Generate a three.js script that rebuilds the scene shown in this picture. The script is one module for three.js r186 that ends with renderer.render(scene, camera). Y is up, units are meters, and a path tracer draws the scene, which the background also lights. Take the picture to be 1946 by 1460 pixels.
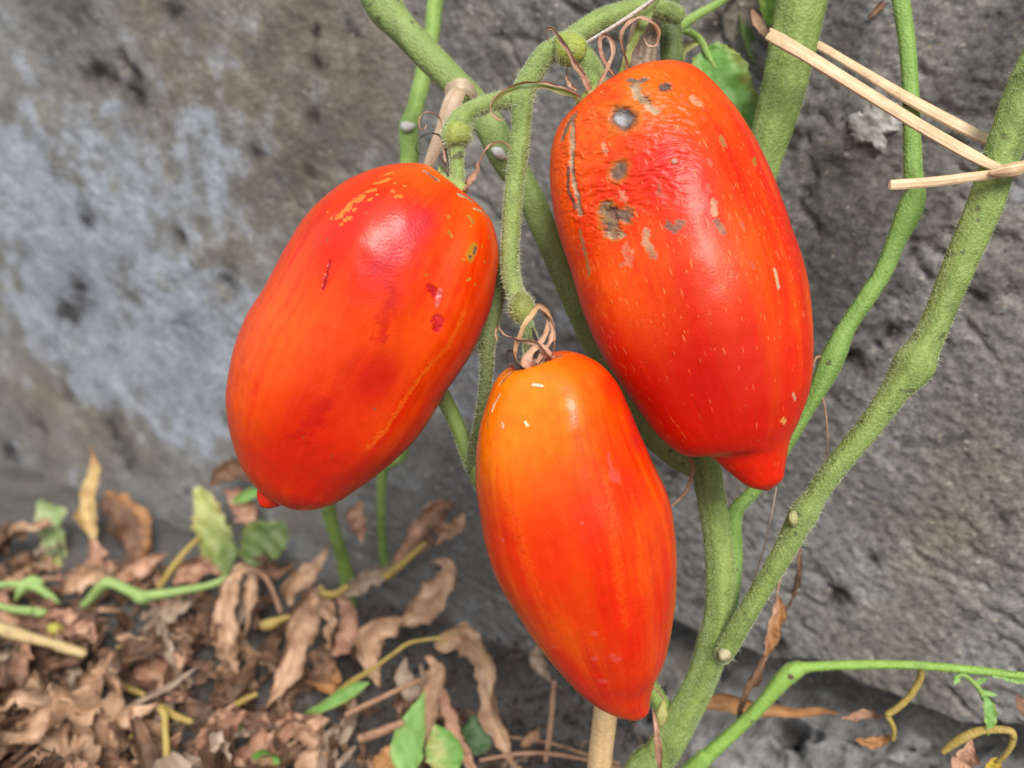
import * as THREE from 'three';
import { mergeGeometries } from 'three/addons/utils/BufferGeometryUtils.js';

// ------------------------------------------------------------------ camera, sky, sun, exposure
const scene = new THREE.Scene();
const PITCH = 22 * Math.PI / 180, FOV = 45, CAM_Y = 0.30;
const camera = new THREE.PerspectiveCamera(FOV, 1024 / 768, 0.02, 200);
camera.position.set(0, CAM_Y, 0);
camera.rotation.set(-PITCH, 0, 0);
camera.focus = 0.252;
camera.userData.fStop = 9.0;
scene.add(camera);
camera.updateMatrixWorld();

const renderer = new THREE.WebGLRenderer({ antialias: true });
renderer.setSize(1024, 768);
renderer.toneMapping = THREE.LinearToneMapping;
renderer.toneMappingExposure = 2.65;
renderer.shadowMap.enabled = true;

{ // overcast sky: a bright, even cloud layer that grows lighter towards the zenith
  const W = 64, H = 32, d = new Float32Array(W * H * 4);
  for (let j = 0; j < H; j++) {
    const e = Math.sin(((j + 0.5) / H - 0.5) * Math.PI);
    const L = e > 0 ? 0.33 * (1 + 2 * e) / 2 : 0.15;
    for (let i = 0; i < W; i++) { const k = (j * W + i) * 4; d[k] = L * 0.95; d[k + 1] = L * 0.99; d[k + 2] = L * 1.06; d[k + 3] = 1; }
  }
  const t = new THREE.DataTexture(d, W, H, THREE.RGBAFormat, THREE.FloatType);
  t.mapping = THREE.EquirectangularReflectionMapping; t.magFilter = THREE.LinearFilter; t.needsUpdate = true;
  scene.background = t; scene.environment = t;
}
const sun = new THREE.DirectionalLight(new THREE.Color(1, 0.95, 0.88), 1.5);
sun.position.set(0.2, 0.9, 0.72).multiplyScalar(3);
sun.target.position.set(0, 0.15, -0.3);
sun.castShadow = true; sun.shadow.radius = 48;
Object.assign(sun.shadow.camera, { left: -0.8, right: 0.8, top: 0.8, bottom: -0.8, near: 0.1, far: 12 });
sun.shadow.mapSize.set(2048, 2048);
scene.add(sun, sun.target);

// ------------------------------------------------------------------ helpers
const V = (x, y, z) => new THREE.Vector3(x, y, z);
const PW = 1946, PH = 1460, F = PH / 2 / Math.tan(FOV / 2 * Math.PI / 180);   // scale of the measured drawing
const RIGHT = V(1, 0, 0), UP = V(0, Math.cos(PITCH), -Math.sin(PITCH)), FWD = V(0, -Math.sin(PITCH), -Math.cos(PITCH));
const at = (px, py, d) => V(0, CAM_Y, 0).addScaledVector(RIGHT, (px - PW / 2) / F * d).addScaledVector(UP, (PH / 2 - py) / F * d).addScaledVector(FWD, d);
const onGround = (px, py, h) => { const r = at(px, py, 1).sub(V(0, CAM_Y, 0)); return V(0, CAM_Y, 0).addScaledVector(r, (h - CAM_Y) / r.y); };
let seed = 12345;
const srand = (s) => { seed = s >>> 0; };
const rnd = () => { seed = (seed + 0x6D2B79F5) >>> 0; let t = seed; t = Math.imul(t ^ (t >>> 15), t | 1); t ^= t + Math.imul(t ^ (t >>> 7), t | 61); return ((t ^ (t >>> 14)) >>> 0) / 4294967296; };
const rr = (a, b) => a + (b - a) * rnd();
const clamp = (x, a = 0, b = 1) => x < a ? a : x > b ? b : x;
const ss = (a, b, x) => { const t = clamp((x - a) / (b - a)); return t * t * (3 - 2 * t); };
const lerp = (a, b, t) => a + (b - a) * t;
const mix3 = (a, b, t) => [lerp(a[0], b[0], t), lerp(a[1], b[1], t), lerp(a[2], b[2], t)];
const PERM = new Uint8Array(512); { srand(77); const p = [...Array(256).keys()]; for (let i = 255; i > 0; i--) { const j = Math.floor(rnd() * (i + 1)); [p[i], p[j]] = [p[j], p[i]]; } for (let i = 0; i < 512; i++) PERM[i] = p[i & 255]; }
function noise(x, y, z) { // gradient noise, about -1 .. 1
  const xi = Math.floor(x), yi = Math.floor(y), zi = Math.floor(z), X = xi & 255, Y = yi & 255, Z = zi & 255;
  x -= xi; y -= yi; z -= zi;
  const u = x * x * x * (x * (x * 6 - 15) + 10), v = y * y * y * (y * (y * 6 - 15) + 10), w = z * z * z * (z * (z * 6 - 15) + 10);
  const g = (h, a, b, c) => { h &= 15; const p = h < 8 ? a : b, q = h < 4 ? b : h === 12 || h === 14 ? a : c; return ((h & 1) ? -p : p) + ((h & 2) ? -q : q); };
  const A = PERM[X] + Y, AA = PERM[A] + Z, AB = PERM[A + 1] + Z, B = PERM[X + 1] + Y, BA = PERM[B] + Z, BB = PERM[B + 1] + Z;
  const l = (a, b, t) => a + (b - a) * t;
  return l(l(l(g(PERM[AA], x, y, z), g(PERM[BA], x - 1, y, z), u), l(g(PERM[AB], x, y - 1, z), g(PERM[BB], x - 1, y - 1, z), u), v),
    l(l(g(PERM[AA + 1], x, y, z - 1), g(PERM[BA + 1], x - 1, y, z - 1), u), l(g(PERM[AB + 1], x, y - 1, z - 1), g(PERM[BB + 1], x - 1, y - 1, z - 1), u), v), w);
}
const fbm = (x, y, z, o = 4) => { let s = 0, a = 0.5; for (let i = 0; i < o; i++) { s += a * noise(x, y, z); x *= 2.03; y *= 2.03; z *= 2.03; a *= 0.5; } return s; };
const cellHash = (i, j, k) => { let h = (Math.imul(i, 374761393) + Math.imul(j, 668265263) + Math.imul(k, 2147483647)) | 0; h = Math.imul(h ^ (h >>> 13), 1274126177); return ((h ^ (h >>> 16)) >>> 0) / 4294967296; };

const used = {};
const numbered = (n) => { const k = used[n] = (used[n] ?? -1) + 1; return k ? n + '_' + String(k).padStart(3, '0') : n; };
function thing(name, label, category, base, group) {
  const o = new THREE.Group(); o.name = numbered(name); o.position.copy(base); scene.add(o);
  o.userData = { label, category }; if (group) o.userData.group = group;
  return o;
}
// a part whose geometry is given in world coordinates
function part(name, geo, mat, parent, label) {
  const m = new THREE.Mesh(geo, mat); m.name = name; m.castShadow = m.receiveShadow = true;
  if (parent.isGroup && parent.parent === scene) m.position.copy(parent.position).negate();
  if (label) m.userData.label = label;
  parent.add(m); return m;
}
function lone(name, label, category, geo, mat, base, group) { // a thing that is one mesh
  geo.translate(-base.x, -base.y, -base.z);
  const m = new THREE.Mesh(geo, mat); m.name = numbered(name); m.position.copy(base); m.castShadow = m.receiveShadow = true;
  m.userData = { label, category }; if (group) m.userData.group = group; scene.add(m); return m;
}
function dataTex(w, h, fill, srgb, wrap = THREE.RepeatWrapping) { // fill(i, j, out) gives 0..255
  const d = new Uint8Array(w * h * 4), o = [0, 0, 0];
  for (let j = 0; j < h; j++) for (let i = 0; i < w; i++) { fill(i, j, o); const k = (j * w + i) * 4; d[k] = clamp(o[0], 0, 255); d[k + 1] = clamp(o[1], 0, 255); d[k + 2] = clamp(o[2], 0, 255); d[k + 3] = 255; }
  const t = new THREE.DataTexture(d, w, h, THREE.RGBAFormat); t.wrapS = t.wrapT = wrap; t.magFilter = THREE.LinearFilter; t.minFilter = THREE.LinearMipmapLinearFilter; t.generateMipmaps = true;
  if (srgb) t.colorSpace = THREE.SRGBColorSpace; t.needsUpdate = true; return t;
}
const toS = (c) => 255 * (c <= 0.0031308 ? c * 12.92 : 1.055 * Math.pow(c, 1 / 2.4) - 0.055);
function gridGeo(nu, nv, fn, closeU = false) { // fn(u, v) -> {p, c?, uv?}
  const pos = [], col = [], uv = [], idx = [];
  for (let j = 0; j <= nv; j++) for (let i = 0; i <= nu; i++) {
    const r = fn(i / nu, j / nv); pos.push(r.p.x, r.p.y, r.p.z); if (r.c) col.push(r.c[0], r.c[1], r.c[2]); uv.push(...(r.uv ?? [i / nu, j / nv]));
  }
  const W = nu + 1;
  for (let j = 0; j < nv; j++) for (let i = 0; i < nu; i++) { const a = j * W + i; idx.push(a, a + 1, a + W, a + 1, a + W + 1, a + W); }
  const g = new THREE.BufferGeometry();
  g.setAttribute('position', new THREE.Float32BufferAttribute(pos, 3)); g.setAttribute('uv', new THREE.Float32BufferAttribute(uv, 2));
  if (col.length) g.setAttribute('color', new THREE.Float32BufferAttribute(col, 3));
  g.setIndex(idx); g.computeVertexNormals();
  if (closeU) { const n = g.attributes.normal; for (let j = 0; j <= nv; j++) { const a = j * W, b = a + nu, x = n.getX(a) + n.getX(b), y = n.getY(a) + n.getY(b), z = n.getZ(a) + n.getZ(b), l = Math.hypot(x, y, z) || 1; n.setXYZ(a, x / l, y / l, z / l); n.setXYZ(b, x / l, y / l, z / l); } }
  return g;
}
function spline(rows) { // Catmull-Rom through rows of numbers, by t 0..1
  const n = rows.length - 1;
  return (t) => {
    const f = clamp(t) * n, i = Math.min(Math.floor(f), n - 1), u = f - i, a = rows[Math.max(i - 1, 0)], b = rows[i], c = rows[i + 1], d = rows[Math.min(i + 2, n)];
    return b.map((_, k) => 0.5 * (2 * b[k] + (c[k] - a[k]) * u + (2 * a[k] - 5 * b[k] + 4 * c[k] - d[k]) * u * u + (3 * b[k] - a[k] - 3 * c[k] + d[k]) * u * u * u));
  };
}
// the curve through points [px, py, depth, radius px]; radius becomes metres
const path = (pts) => spline(pts.map(([x, y, d, r = 5]) => { const p = at(x, y, d); return [p.x, p.y, p.z, r * d / F]; }));
const gpath = (pts) => spline(pts.map(([x, y, h, r = 5]) => { const p = onGround(x, y, h); const d = p.clone().sub(V(0, CAM_Y, 0)).dot(FWD); return [p.x, p.y, p.z, r * d / F]; }));
function frames(curve, n, first) { // parallel transport frames
  const out = []; let nrm = null, last = null, len = 0;
  for (let i = 0; i <= n; i++) {
    const t = i / n, c = curve(t), a = curve(Math.max(0, t - 0.5 / n)), b = curve(Math.min(1, t + 0.5 / n));
    const p = V(c[0], c[1], c[2]), tan = V(b[0] - a[0], b[1] - a[1], b[2] - a[2]).normalize();
    if (!nrm) { nrm = (first ?? FWD.clone().negate()).clone(); }
    nrm.addScaledVector(tan, -nrm.dot(tan)); if (nrm.lengthSq() < 1e-8) nrm = V(0.3, 0.5, 0.8).addScaledVector(tan, -tan.dot(V(0.3, 0.5, 0.8))); nrm.normalize();
    if (last) len += last.distanceTo(p); last = p;
    out.push({ t, p, tan, n: nrm.clone(), b: new THREE.Vector3().crossVectors(tan, nrm), r: c[3], len });
  }
  return out;
}
function curveLen(curve) { let l = 0, q = null; for (let i = 0; i <= 60; i++) { const c = curve(i / 60); if (q) l += Math.hypot(c[0] - q[0], c[1] - q[1], c[2] - q[2]); q = c; } return l; }

// ------------------------------------------------------------------ stems with their hairs
const stemBump = dataTex(256, 256, (i, j, o) => { const x = i / 256, y = j / 256; o[0] = o[1] = o[2] = 128 + 90 * noise(x * 22, y * 22, 3.3) + 70 * noise(x * 48, y * 48, 8.1); }, false, THREE.MirroredRepeatWrapping);
const stemMat = new THREE.MeshStandardMaterial({ vertexColors: true, roughness: 0.62, bumpMap: stemBump, bumpScale: 0.0004 });
const hairMat = new THREE.MeshStandardMaterial({ color: new THREE.Color(0.6, 0.66, 0.4), roughness: 0.6 });
const hairGeo = (() => { const g = new THREE.ConeGeometry(1, 1, 3, 2, true); g.translate(0, 0.5, 0); return g; })();
const GREEN = { a: [0.135, 0.205, 0.036], b: [0.29, 0.385, 0.105], dark: [0.075, 0.105, 0.026], spot: [0.05, 0.04, 0.02] };
const FRESH = { a: [0.19, 0.31, 0.06], b: [0.31, 0.46, 0.12], dark: [0.14, 0.22, 0.05], spot: [0.07, 0.07, 0.03] };
const OLIVE = { a: [0.09, 0.13, 0.035], b: [0.16, 0.21, 0.06], dark: [0.05, 0.06, 0.02], spot: [0.06, 0.045, 0.025] };
const STRAW = { a: [0.52, 0.36, 0.2], b: [0.74, 0.57, 0.36], dark: [0.36, 0.22, 0.11], spot: [0.3, 0.17, 0.08] };
const DRY = { a: [0.26, 0.13, 0.075], b: [0.48, 0.28, 0.17], dark: [0.14, 0.075, 0.04], spot: [0.1, 0.05, 0.03] };
const YELLOW = { a: [0.33, 0.22, 0.05], b: [0.48, 0.36, 0.1], dark: [0.28, 0.19, 0.05], spot: [0.2, 0.11, 0.04] };
const BARK = { a: [0.16, 0.1, 0.065], b: [0.36, 0.26, 0.19], dark: [0.07, 0.045, 0.03], spot: [0.05, 0.03, 0.02] };
const CANE = { a: [0.55, 0.36, 0.17], b: [0.68, 0.48, 0.26], dark: [0.42, 0.25, 0.11], spot: [0.2, 0.1, 0.08] };
let stemSeed = 1;
function tubeGeo(curve, pal, o = {}) {
  const L = curveLen(curve), step = o.step ?? 0.0005, n = Math.max(8, Math.min(520, Math.ceil(L / step))), m = Math.round((o.sides ?? 28) * (o.hair ? 1.6 : 1));
  const fr = frames(curve, n, o.first), sd = stemSeed++ * 17.3, bump = o.bump ?? 0.05, rib = o.rib ?? 0.025, flat = o.flat ?? 1, fine = o.fine ?? 1;
  const g = gridGeo(m, n, (u, v) => {
    const f = fr[Math.round(v * n)], a = u * Math.PI * 2 + (o.twist ?? 0) * v, ca = Math.cos(a), sa = Math.sin(a);
    const R = f.r, q = f.p.clone().addScaledVector(f.b, ca * R).addScaledVector(f.n, sa * R);
    const n1 = fbm(q.x * 160 + sd, q.y * 160, q.z * 160, 3), n2 = noise(q.x * 900 + sd, q.y * 900, q.z * 900), n3 = noise(q.x * 1900 + sd, q.y * 1900, q.z * 1900);
    let k = 1 + bump * n1 + rib * Math.cos(a * (o.ribs ?? 5) + sd) + 0.012 * fine * (n2 + n3);
    if (v === 0 || v === 1) k *= o.open ? 1 : 0.02;
    const p = f.p.clone().addScaledVector(f.b, ca * R * k).addScaledVector(f.n, sa * R * k * flat);
    const along = noise(a * 2.2 + sd, f.len * 25, 3.1), st = noise(Math.cos(a) * 6 + sd, Math.sin(a) * 6, f.len * 40);
    let c = mix3(pal.a, pal.b, clamp(0.5 + 0.7 * n1 + 0.4 * along + 0.3 * n2 + 0.34 * n3 + (o.streak ?? 0.15) * st));
    c = mix3(c, pal.dark, 0.6 * ss(0.12, 0.45, fbm(q.x * 90 + 50 + sd, q.y * 60, q.z * 90, 3)));
    const sp = noise(q.x * 330 + sd, q.y * 330, q.z * 330); c = mix3(c, pal.spot, (o.spots ?? 0.8) * ss(0.52, 0.66, sp + 0.25 * noise(q.x * 60, q.y * 60, q.z * 60 + sd)));
    if (o.paint) c = o.paint(c, f, a, q, n1) ?? c;
    return { p, c, uv: [u * R * 6.283 * 50, f.len * 50] };
  }, true);
  return { g, fr, n, sd };
}
function hairs(fr, count, o = {}) { // real hairs standing on a stem
  count = Math.round(count * 1.5); const im = new THREE.InstancedMesh(hairGeo, o.mat ?? hairMat, count), M = new THREE.Matrix4(), Q = new THREE.Quaternion(), Y = V(0, 1, 0);
  const n = fr.length - 1, lmin = o.min ?? 0.0003, lmax = o.max ?? 0.0007, longs = o.longs ?? 0.03;
  for (let i = 0; i < count; i++) {
    const f = fr[Math.min(n, Math.floor(rnd() * (n + 1)))], a = rnd() * Math.PI * 2, R = f.r * 0.985;
    const nr = f.b.clone().multiplyScalar(Math.cos(a)).addScaledVector(f.n, Math.sin(a)), p = f.p.clone().addScaledVector(nr, R).addScaledVector(f.tan, rr(-0.0003, 0.0003));
    const long = rnd() < longs, l = long ? rr(0.0012, o.long ?? 0.0026) : rr(lmin, lmax), w = long ? rr(0.00004, 0.00006) : rr(0.00004, 0.00007);
    const d = nr.clone().addScaledVector(f.tan, rr(-0.6, 0.6)).addScaledVector(new THREE.Vector3().crossVectors(nr, f.tan), rr(-0.6, 0.6)).normalize();
    M.compose(p, Q.setFromUnitVectors(Y, d), V(w, l, w)); im.setMatrixAt(i, M);
  }
  im.name = 'hair'; im.userData.kind = 'stuff'; im.castShadow = im.receiveShadow = true; return im;
}
function stem(name, parent, pts, pal, o = {}) {
  const curve = (o.ground ? gpath : path)(pts), t = tubeGeo(curve, pal, o);
  const m = part(name, t.g, o.mat ?? stemMat, parent, o.label);
  if (o.hair) { srand(900 + stemSeed); m.add(hairs(t.fr, o.hair, o)); }
  return m;
}

// ------------------------------------------------------------------ ribbons: leaves, sepals
const leafBump = dataTex(512, 512, (i, j, o) => {
  const x = i / 512, y = j / 512; let v = 0; // tiling by blending
  for (const [f, a] of [[10, 0.55], [24, 0.35], [60, 0.2]]) v += a * (1 - Math.abs(noise(x * f, y * f, 0.5 + f))) - a * 0.5;
  o[0] = o[1] = o[2] = 128 + 150 * v;
}, false, THREE.MirroredRepeatWrapping);
const leafMats = {
  dry: new THREE.MeshStandardMaterial({ vertexColors: true, roughness: 0.72, side: THREE.DoubleSide, bumpMap: leafBump, bumpScale: 0.0006 }),
  green: new THREE.MeshPhysicalMaterial({ vertexColors: true, roughness: 0.55, side: THREE.DoubleSide, bumpMap: leafBump, bumpScale: 0.0004, transmission: 0.25, thickness: 0 }),
};
const LEAF = {
  tan: { a: [0.31, 0.175, 0.1], b: [0.62, 0.41, 0.265], edge: [0.2, 0.1, 0.055], vein: [0.24, 0.13, 0.07] },
  pink: { a: [0.31, 0.155, 0.095], b: [0.58, 0.35, 0.235], edge: [0.2, 0.09, 0.05], vein: [0.24, 0.12, 0.075] },
  brown: { a: [0.065, 0.036, 0.023], b: [0.24, 0.125, 0.072], edge: [0.1, 0.05, 0.03], vein: [0.12, 0.06, 0.035] },
  rust: { a: [0.3, 0.13, 0.045], b: [0.46, 0.24, 0.09], edge: [0.1, 0.05, 0.025], vein: [0.16, 0.08, 0.03] },
  gold: { a: [0.4, 0.26, 0.1], b: [0.55, 0.41, 0.18], edge: [0.24, 0.12, 0.05], vein: [0.36, 0.22, 0.09] },
  grey: { a: [0.3, 0.21, 0.15], b: [0.46, 0.35, 0.26], edge: [0.2, 0.13, 0.09], vein: [0.24, 0.16, 0.11] },
  green: { a: [0.13, 0.33, 0.05], b: [0.24, 0.5, 0.11], edge: [0.34, 0.32, 0.05], vein: [0.2, 0.34, 0.1] },
  bright: { a: [0.16, 0.37, 0.07], b: [0.28, 0.52, 0.14], edge: [0.36, 0.4, 0.08], vein: [0.3, 0.5, 0.16] },
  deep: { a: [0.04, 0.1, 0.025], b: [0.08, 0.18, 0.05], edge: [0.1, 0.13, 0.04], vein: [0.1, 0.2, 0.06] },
  grass: { a: [0.1, 0.16, 0.04], b: [0.18, 0.26, 0.08], edge: [0.2, 0.24, 0.06], vein: [0.17, 0.25, 0.09] },
  paleyellow: { a: [0.36, 0.42, 0.1], b: [0.52, 0.54, 0.2], edge: [0.5, 0.34, 0.16], vein: [0.46, 0.5, 0.2] },
  palegreen: { a: [0.24, 0.34, 0.12], b: [0.38, 0.47, 0.22], edge: [0.48, 0.46, 0.2], vein: [0.42, 0.54, 0.24] },
  yellow: { a: [0.55, 0.38, 0.04], b: [0.68, 0.5, 0.08], edge: [0.42, 0.24, 0.04], vein: [0.58, 0.42, 0.08] },
};
let leafSeed = 1;
function ribbonGeo(curve, pal, o = {}) { // radius along the curve is the half width
  const nv = o.nv ?? 44, nu = o.nu ?? 14, fr = frames(curve, nv, o.face), sd = (o.seed ?? leafSeed++) * 9.7;
  const roll = o.roll ?? 0.8, fold = o.fold ?? 0, t0 = o.twist0 ?? 0, t1 = o.twist1 ?? 0, crumple = o.crumple ?? 0.25, serr = o.serr ?? 0.15, shape = o.shape ?? ((t) => Math.pow(Math.sin(Math.PI * clamp(0.04 + 0.93 * Math.pow(t, 0.8))), 0.7));
  return gridGeo(nu, nv, (u, v) => {
    const f = fr[Math.round(v * nv)], s = u * 2 - 1, as = Math.abs(s);
    const side = s < 0 ? 0 : 40;
    let w = f.r * shape(v) * (1 + serr * (0.8 * noise(v * (o.teeth ?? 9) + sd, side, 1.5) + 0.7 * noise(v * 23 + sd, side, 7.5)));
    const rl = roll * (1 + 0.7 * noise(v * 3 + sd, side, 2.2)), ph = s * rl * 0.5, k = rl * 0.5 || 1e-3;
    let x = w * Math.sin(ph) / k, z = w * (1 - Math.cos(ph)) / k + fold * as * w;
    z += f.r * crumple * as * (noise(v * 7 + sd, s * 1.5, 4.2) + 0.5 * noise(v * 17 + sd, s * 3.5, 9.2)) + f.r * crumple * 0.6 * noise(v * 6 + sd, s * 1.2, 14.2);
    x += f.r * crumple * 0.35 * noise(v * 8 + sd, s * 2, 24.2);
    const tw = t0 + (t1 - t0) * v + (o.wobble ?? 0) * noise(v * 3.3 + sd, 0, 31), ct = Math.cos(tw), st = Math.sin(tw);
    const p = f.p.clone().addScaledVector(f.b, x * ct - z * st).addScaledVector(f.n, x * st + z * ct);
    const n1 = fbm(p.x * 130 + sd, p.y * 130, p.z * 130, 4), vein = Math.max(1 - as * 14, 0.75 * ss(0.82, 0.98, Math.cos((v * 6.5 - as * 1.1) * Math.PI * 2) * 0.5 + 0.5));
    let c = mix3(pal.a, pal.b, clamp(0.5 + 1.7 * n1));
    c = mix3(c, pal.vein, (o.veins ?? 0.4) * clamp(vein));
    c = mix3(c, pal.edge, clamp((o.edge ?? 0.55) * ss(0.55, 1, as + 0.35 * noise(v * 6 + sd, s * 2, 3)) + 0.5 * ss(0.15, 0.5, fbm(v * 5 + sd, s * 2, 8, 3))));
    if (o.pal2) c = mix3(c, mix3(o.pal2.a, o.pal2.b, clamp(0.5 + n1)), (o.mixer ?? ((t) => ss(0.4, 0.75, t)))(v + 0.12 * n1, s));
    return { p, c, uv: [s * w * 25, f.len * 25] };
  });
}
const settle = (pts, k = 0.5) => { // moves a drawn piece back towards the ground or wall under its lowest point
  const low = pts.reduce((a, b) => (b[1] > a[1] ? b : a)), r = at(low[0], low[1], 1).sub(V(0, CAM_Y, 0)), g = r.y < 0 ? -CAM_Y / r.y : 9;
  const w = 0.385 / (-r.z + 0.58 * r.x) - 0.012, d = Math.max(0, Math.min(g, w) - low[2]) * k;
  return pts.map((q) => [q[0], q[1], Math.min(q[2] + d, q[2] + Math.max(0, w - q[2])), q[3]]);
};
function leafThing(name, label, cat, pts, pal, o = {}) {
  const curve = (o.depth ? path : gpath)(pts), g = ribbonGeo(curve, pal, o), c0 = curve(0);
  return lone(name, label, cat, g, o.mat ?? leafMats[o.green ? 'green' : 'dry'], V(c0[0], c0[1], c0[2]), o.group);
}
const ribbonPart = (name, parent, pts, pal, o = {}) => part(name, ribbonGeo((o.ground ? gpath : path)(pts), pal, o), o.green ? leafMats.green : leafMats.dry, parent, o.label);

// ------------------------------------------------------------------ the wall (oblique, nearer on the right) and the ground
const WALL_A = 0.385, WALL_K = 0.58;                 // z = -(A - K x)
const WT = V(1, 0, WALL_K).normalize(), WN = V(-WALL_K, 0, 1).normalize(), WO = V(0, 0, -WALL_A);
function onWall(px, py) { // s along the wall, h above the ground
  const r = at(px, py, 1).sub(V(0, CAM_Y, 0)), o = V(0, CAM_Y, 0).sub(WO), t = -o.dot(WN) / r.dot(WN), p = o.addScaledVector(r, t);
  return [p.dot(WT), p.y];
}
const WS0 = -0.62, WS1 = 0.38, WH0 = -0.02, WH1 = 0.58;
const wpt = (list) => list.map(([x, y, r, k]) => { const [s, h] = onWall(x, y), [s2] = onWall(x + r, y); return [s, h, Math.abs(s2 - s), k]; });
const darkSpots = wpt([[175, 145, 26, 1], [205, 150, 16, 0.9], [250, 190, 26, 1.1], [228, 118, 14, 0.9], [252, 145, 14, 0.9], [240, 240, 18, 0.5], [340, 457, 16, 0.9], [165, 415, 18, 0.8], [150, 560, 36, 0.6], [120, 600, 30, 0.6],
  [480, 295, 18, 0.7], [600, 120, 18, 0.8], [598, 60, 14, 0.7], [595, 230, 18, 0.7], [588, 330, 14, 0.6], [210, 820, 16, 0.9], [75, 810, 18, 0.8], [130, 757, 12, 0.6], [235, 870, 26, 0.8], [20, 865, 22, 0.8], [430, 540, 26, 0.6], [360, 630, 30, 0.4], [330, 20, 40, 0.5], [140, 20, 50, 0.5], [90, 90, 40, 0.4],
  [1610, 690, 40, 0.9], [1690, 640, 26, 0.7], [1590, 1135, 26, 1], [1585, 1155, 18, 0.9], [1900, 990, 20, 0.6], [1660, 1065, 22, 0.5], [1470, 1230, 36, 0.9], [1580, 330, 50, 0.5], [1500, 540, 40, 0.5], [1850, 560, 60, 0.45], [1900, 250, 70, 0.4], [1010, 60, 40, 0.5], [960, 270, 40, 0.4], [930, 130, 40, 0.4], [1250, 900, 40, 0.35]]);
const paleSpots = wpt([[60, 300, 120, 0.5], [350, 290, 130, 0.7], [420, 330, 90, 0.5], [230, 250, 70, 0.4], [60, 420, 140, 0.8], [200, 470, 120, 0.5], [80, 560, 90, 0.7], [150, 640, 70, 1.1], [330, 560, 120, 0.6], [410, 640, 90, 1.0], [330, 700, 100, 0.9], [200, 730, 70, 0.8], [400, 760, 80, 0.6], [330, 800, 70, 0.4], [40, 860, 60, 0.3], [1660, 240, 50, 0.4],
  [1560, 620, 60, 0.4], [1620, 1000, 90, 0.3], [1750, 880, 120, 0.2], [1500, 1000, 90, 0.35], [870, 790, 120, 0.3], [1310, 960, 40, 0.4], [1050, 330, 60, 0.3], [1080, 450, 50, 0.35], [900, 700, 60, 0.4], [1100, 600, 60, 0.3]]);
const brownSpots = wpt([[420, 120, 190, 0.9], [300, 60, 150, 0.5], [620, 250, 120, 0.7], [560, 120, 130, 0.8], [700, 90, 130, 0.6], [270, 430, 90, 0.6], [460, 420, 120, 0.9], [260, 780, 80, 1.1], [90, 710, 120, 0.8], [60, 180, 70, 0.4], [1450, 60, 110, 0.5], [1380, 40, 80, 0.5], [1800, 1060, 130, 0.6], [1650, 1180, 140, 0.6], [1870, 870, 90, 0.5], [930, 60, 100, 0.5], [500, 870, 60, 0.4]]);
const cracks = [[[1530, 260], [1545, 330], [1530, 390], [1550, 440], [1530, 520]], [[590, 60], [598, 160], [592, 300], [585, 370]], [[1600, 690], [1700, 640]]].map((l) => l.map(([x, y]) => onWall(x, y)));
const [, PLH] = onWall(1660, 240), [PLS] = onWall(1660, 240);
const creviceTop = (s) => 0.046 + 0.012 * noise(s * 14, 3.3, 0) + 0.006 * noise(s * 47, 9.3, 0);
const blot = (list, s, h, warp) => { let v = 0; for (const [a, b, r, k] of list) { const d2 = ((s - a) ** 2 + (h - b) ** 2) / (r * r); if (d2 < 5) v += k * Math.exp(-d2 * (1.1 + warp)); } return v; };
const segDist = (p, a, b) => { const vx = b[0] - a[0], vy = b[1] - a[1], t = clamp(((p[0] - a[0]) * vx + (p[1] - a[1]) * vy) / (vx * vx + vy * vy + 1e-12)); return Math.hypot(p[0] - a[0] - vx * t, p[1] - a[1] - vy * t); };
function wallRelief(s, h) { // metres towards the viewer
  let d = 0.005 * fbm(s * 9, h * 9, 1.7, 3) + 0.0012 * fbm(s * 48 + 0.25 * h, h * 56, 4.1, 3);
  const near = 0.75 * ss(-0.12, 0.05, s); // rougher aggregate showing on the near end
  const rid = 1 - Math.abs(noise(s * 50 + h * 30, h * 80 - s * 18, 6.1)); d -= 0.0016 * ss(0.86, 1, rid) * ss(-0.1, 0.3, noise(s * 16, h * 16, 44)) * (0.5 + near);
  d += (0.3 + near) * (0.0006 * noise(s * 170, h * 200, 2.2) + 0.0007 * noise(s * 390, h * 430, 5.2));
  d -= (0.25 + near) * 0.0024 * ss(0.34, 0.6, fbm(s * 90, h * 110, 61, 3));
  d -= 0.006 * clamp(blot(darkSpots, s, h, 0.5), 0, 1.2) * (0.6 + 0.6 * noise(s * 130, h * 130, 8));
  for (const l of cracks) for (let i = 0; i + 1 < l.length; i++) { const q = segDist([s + 0.003 * noise(s * 90, h * 90, 1), h + 0.003 * noise(s * 90, h * 90, 5)], l[i], l[i + 1]); if (q < 0.006) d -= 0.0018 * Math.exp(-((q / 0.0014) ** 2)); }
  const ct = creviceTop(s), cv = ss(0.0, 0.09, s); // the undercut joint above the footing
  d -= cv * 0.035 * ss(ct + 0.004, ct - 0.008, h);
  return d;
}
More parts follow.
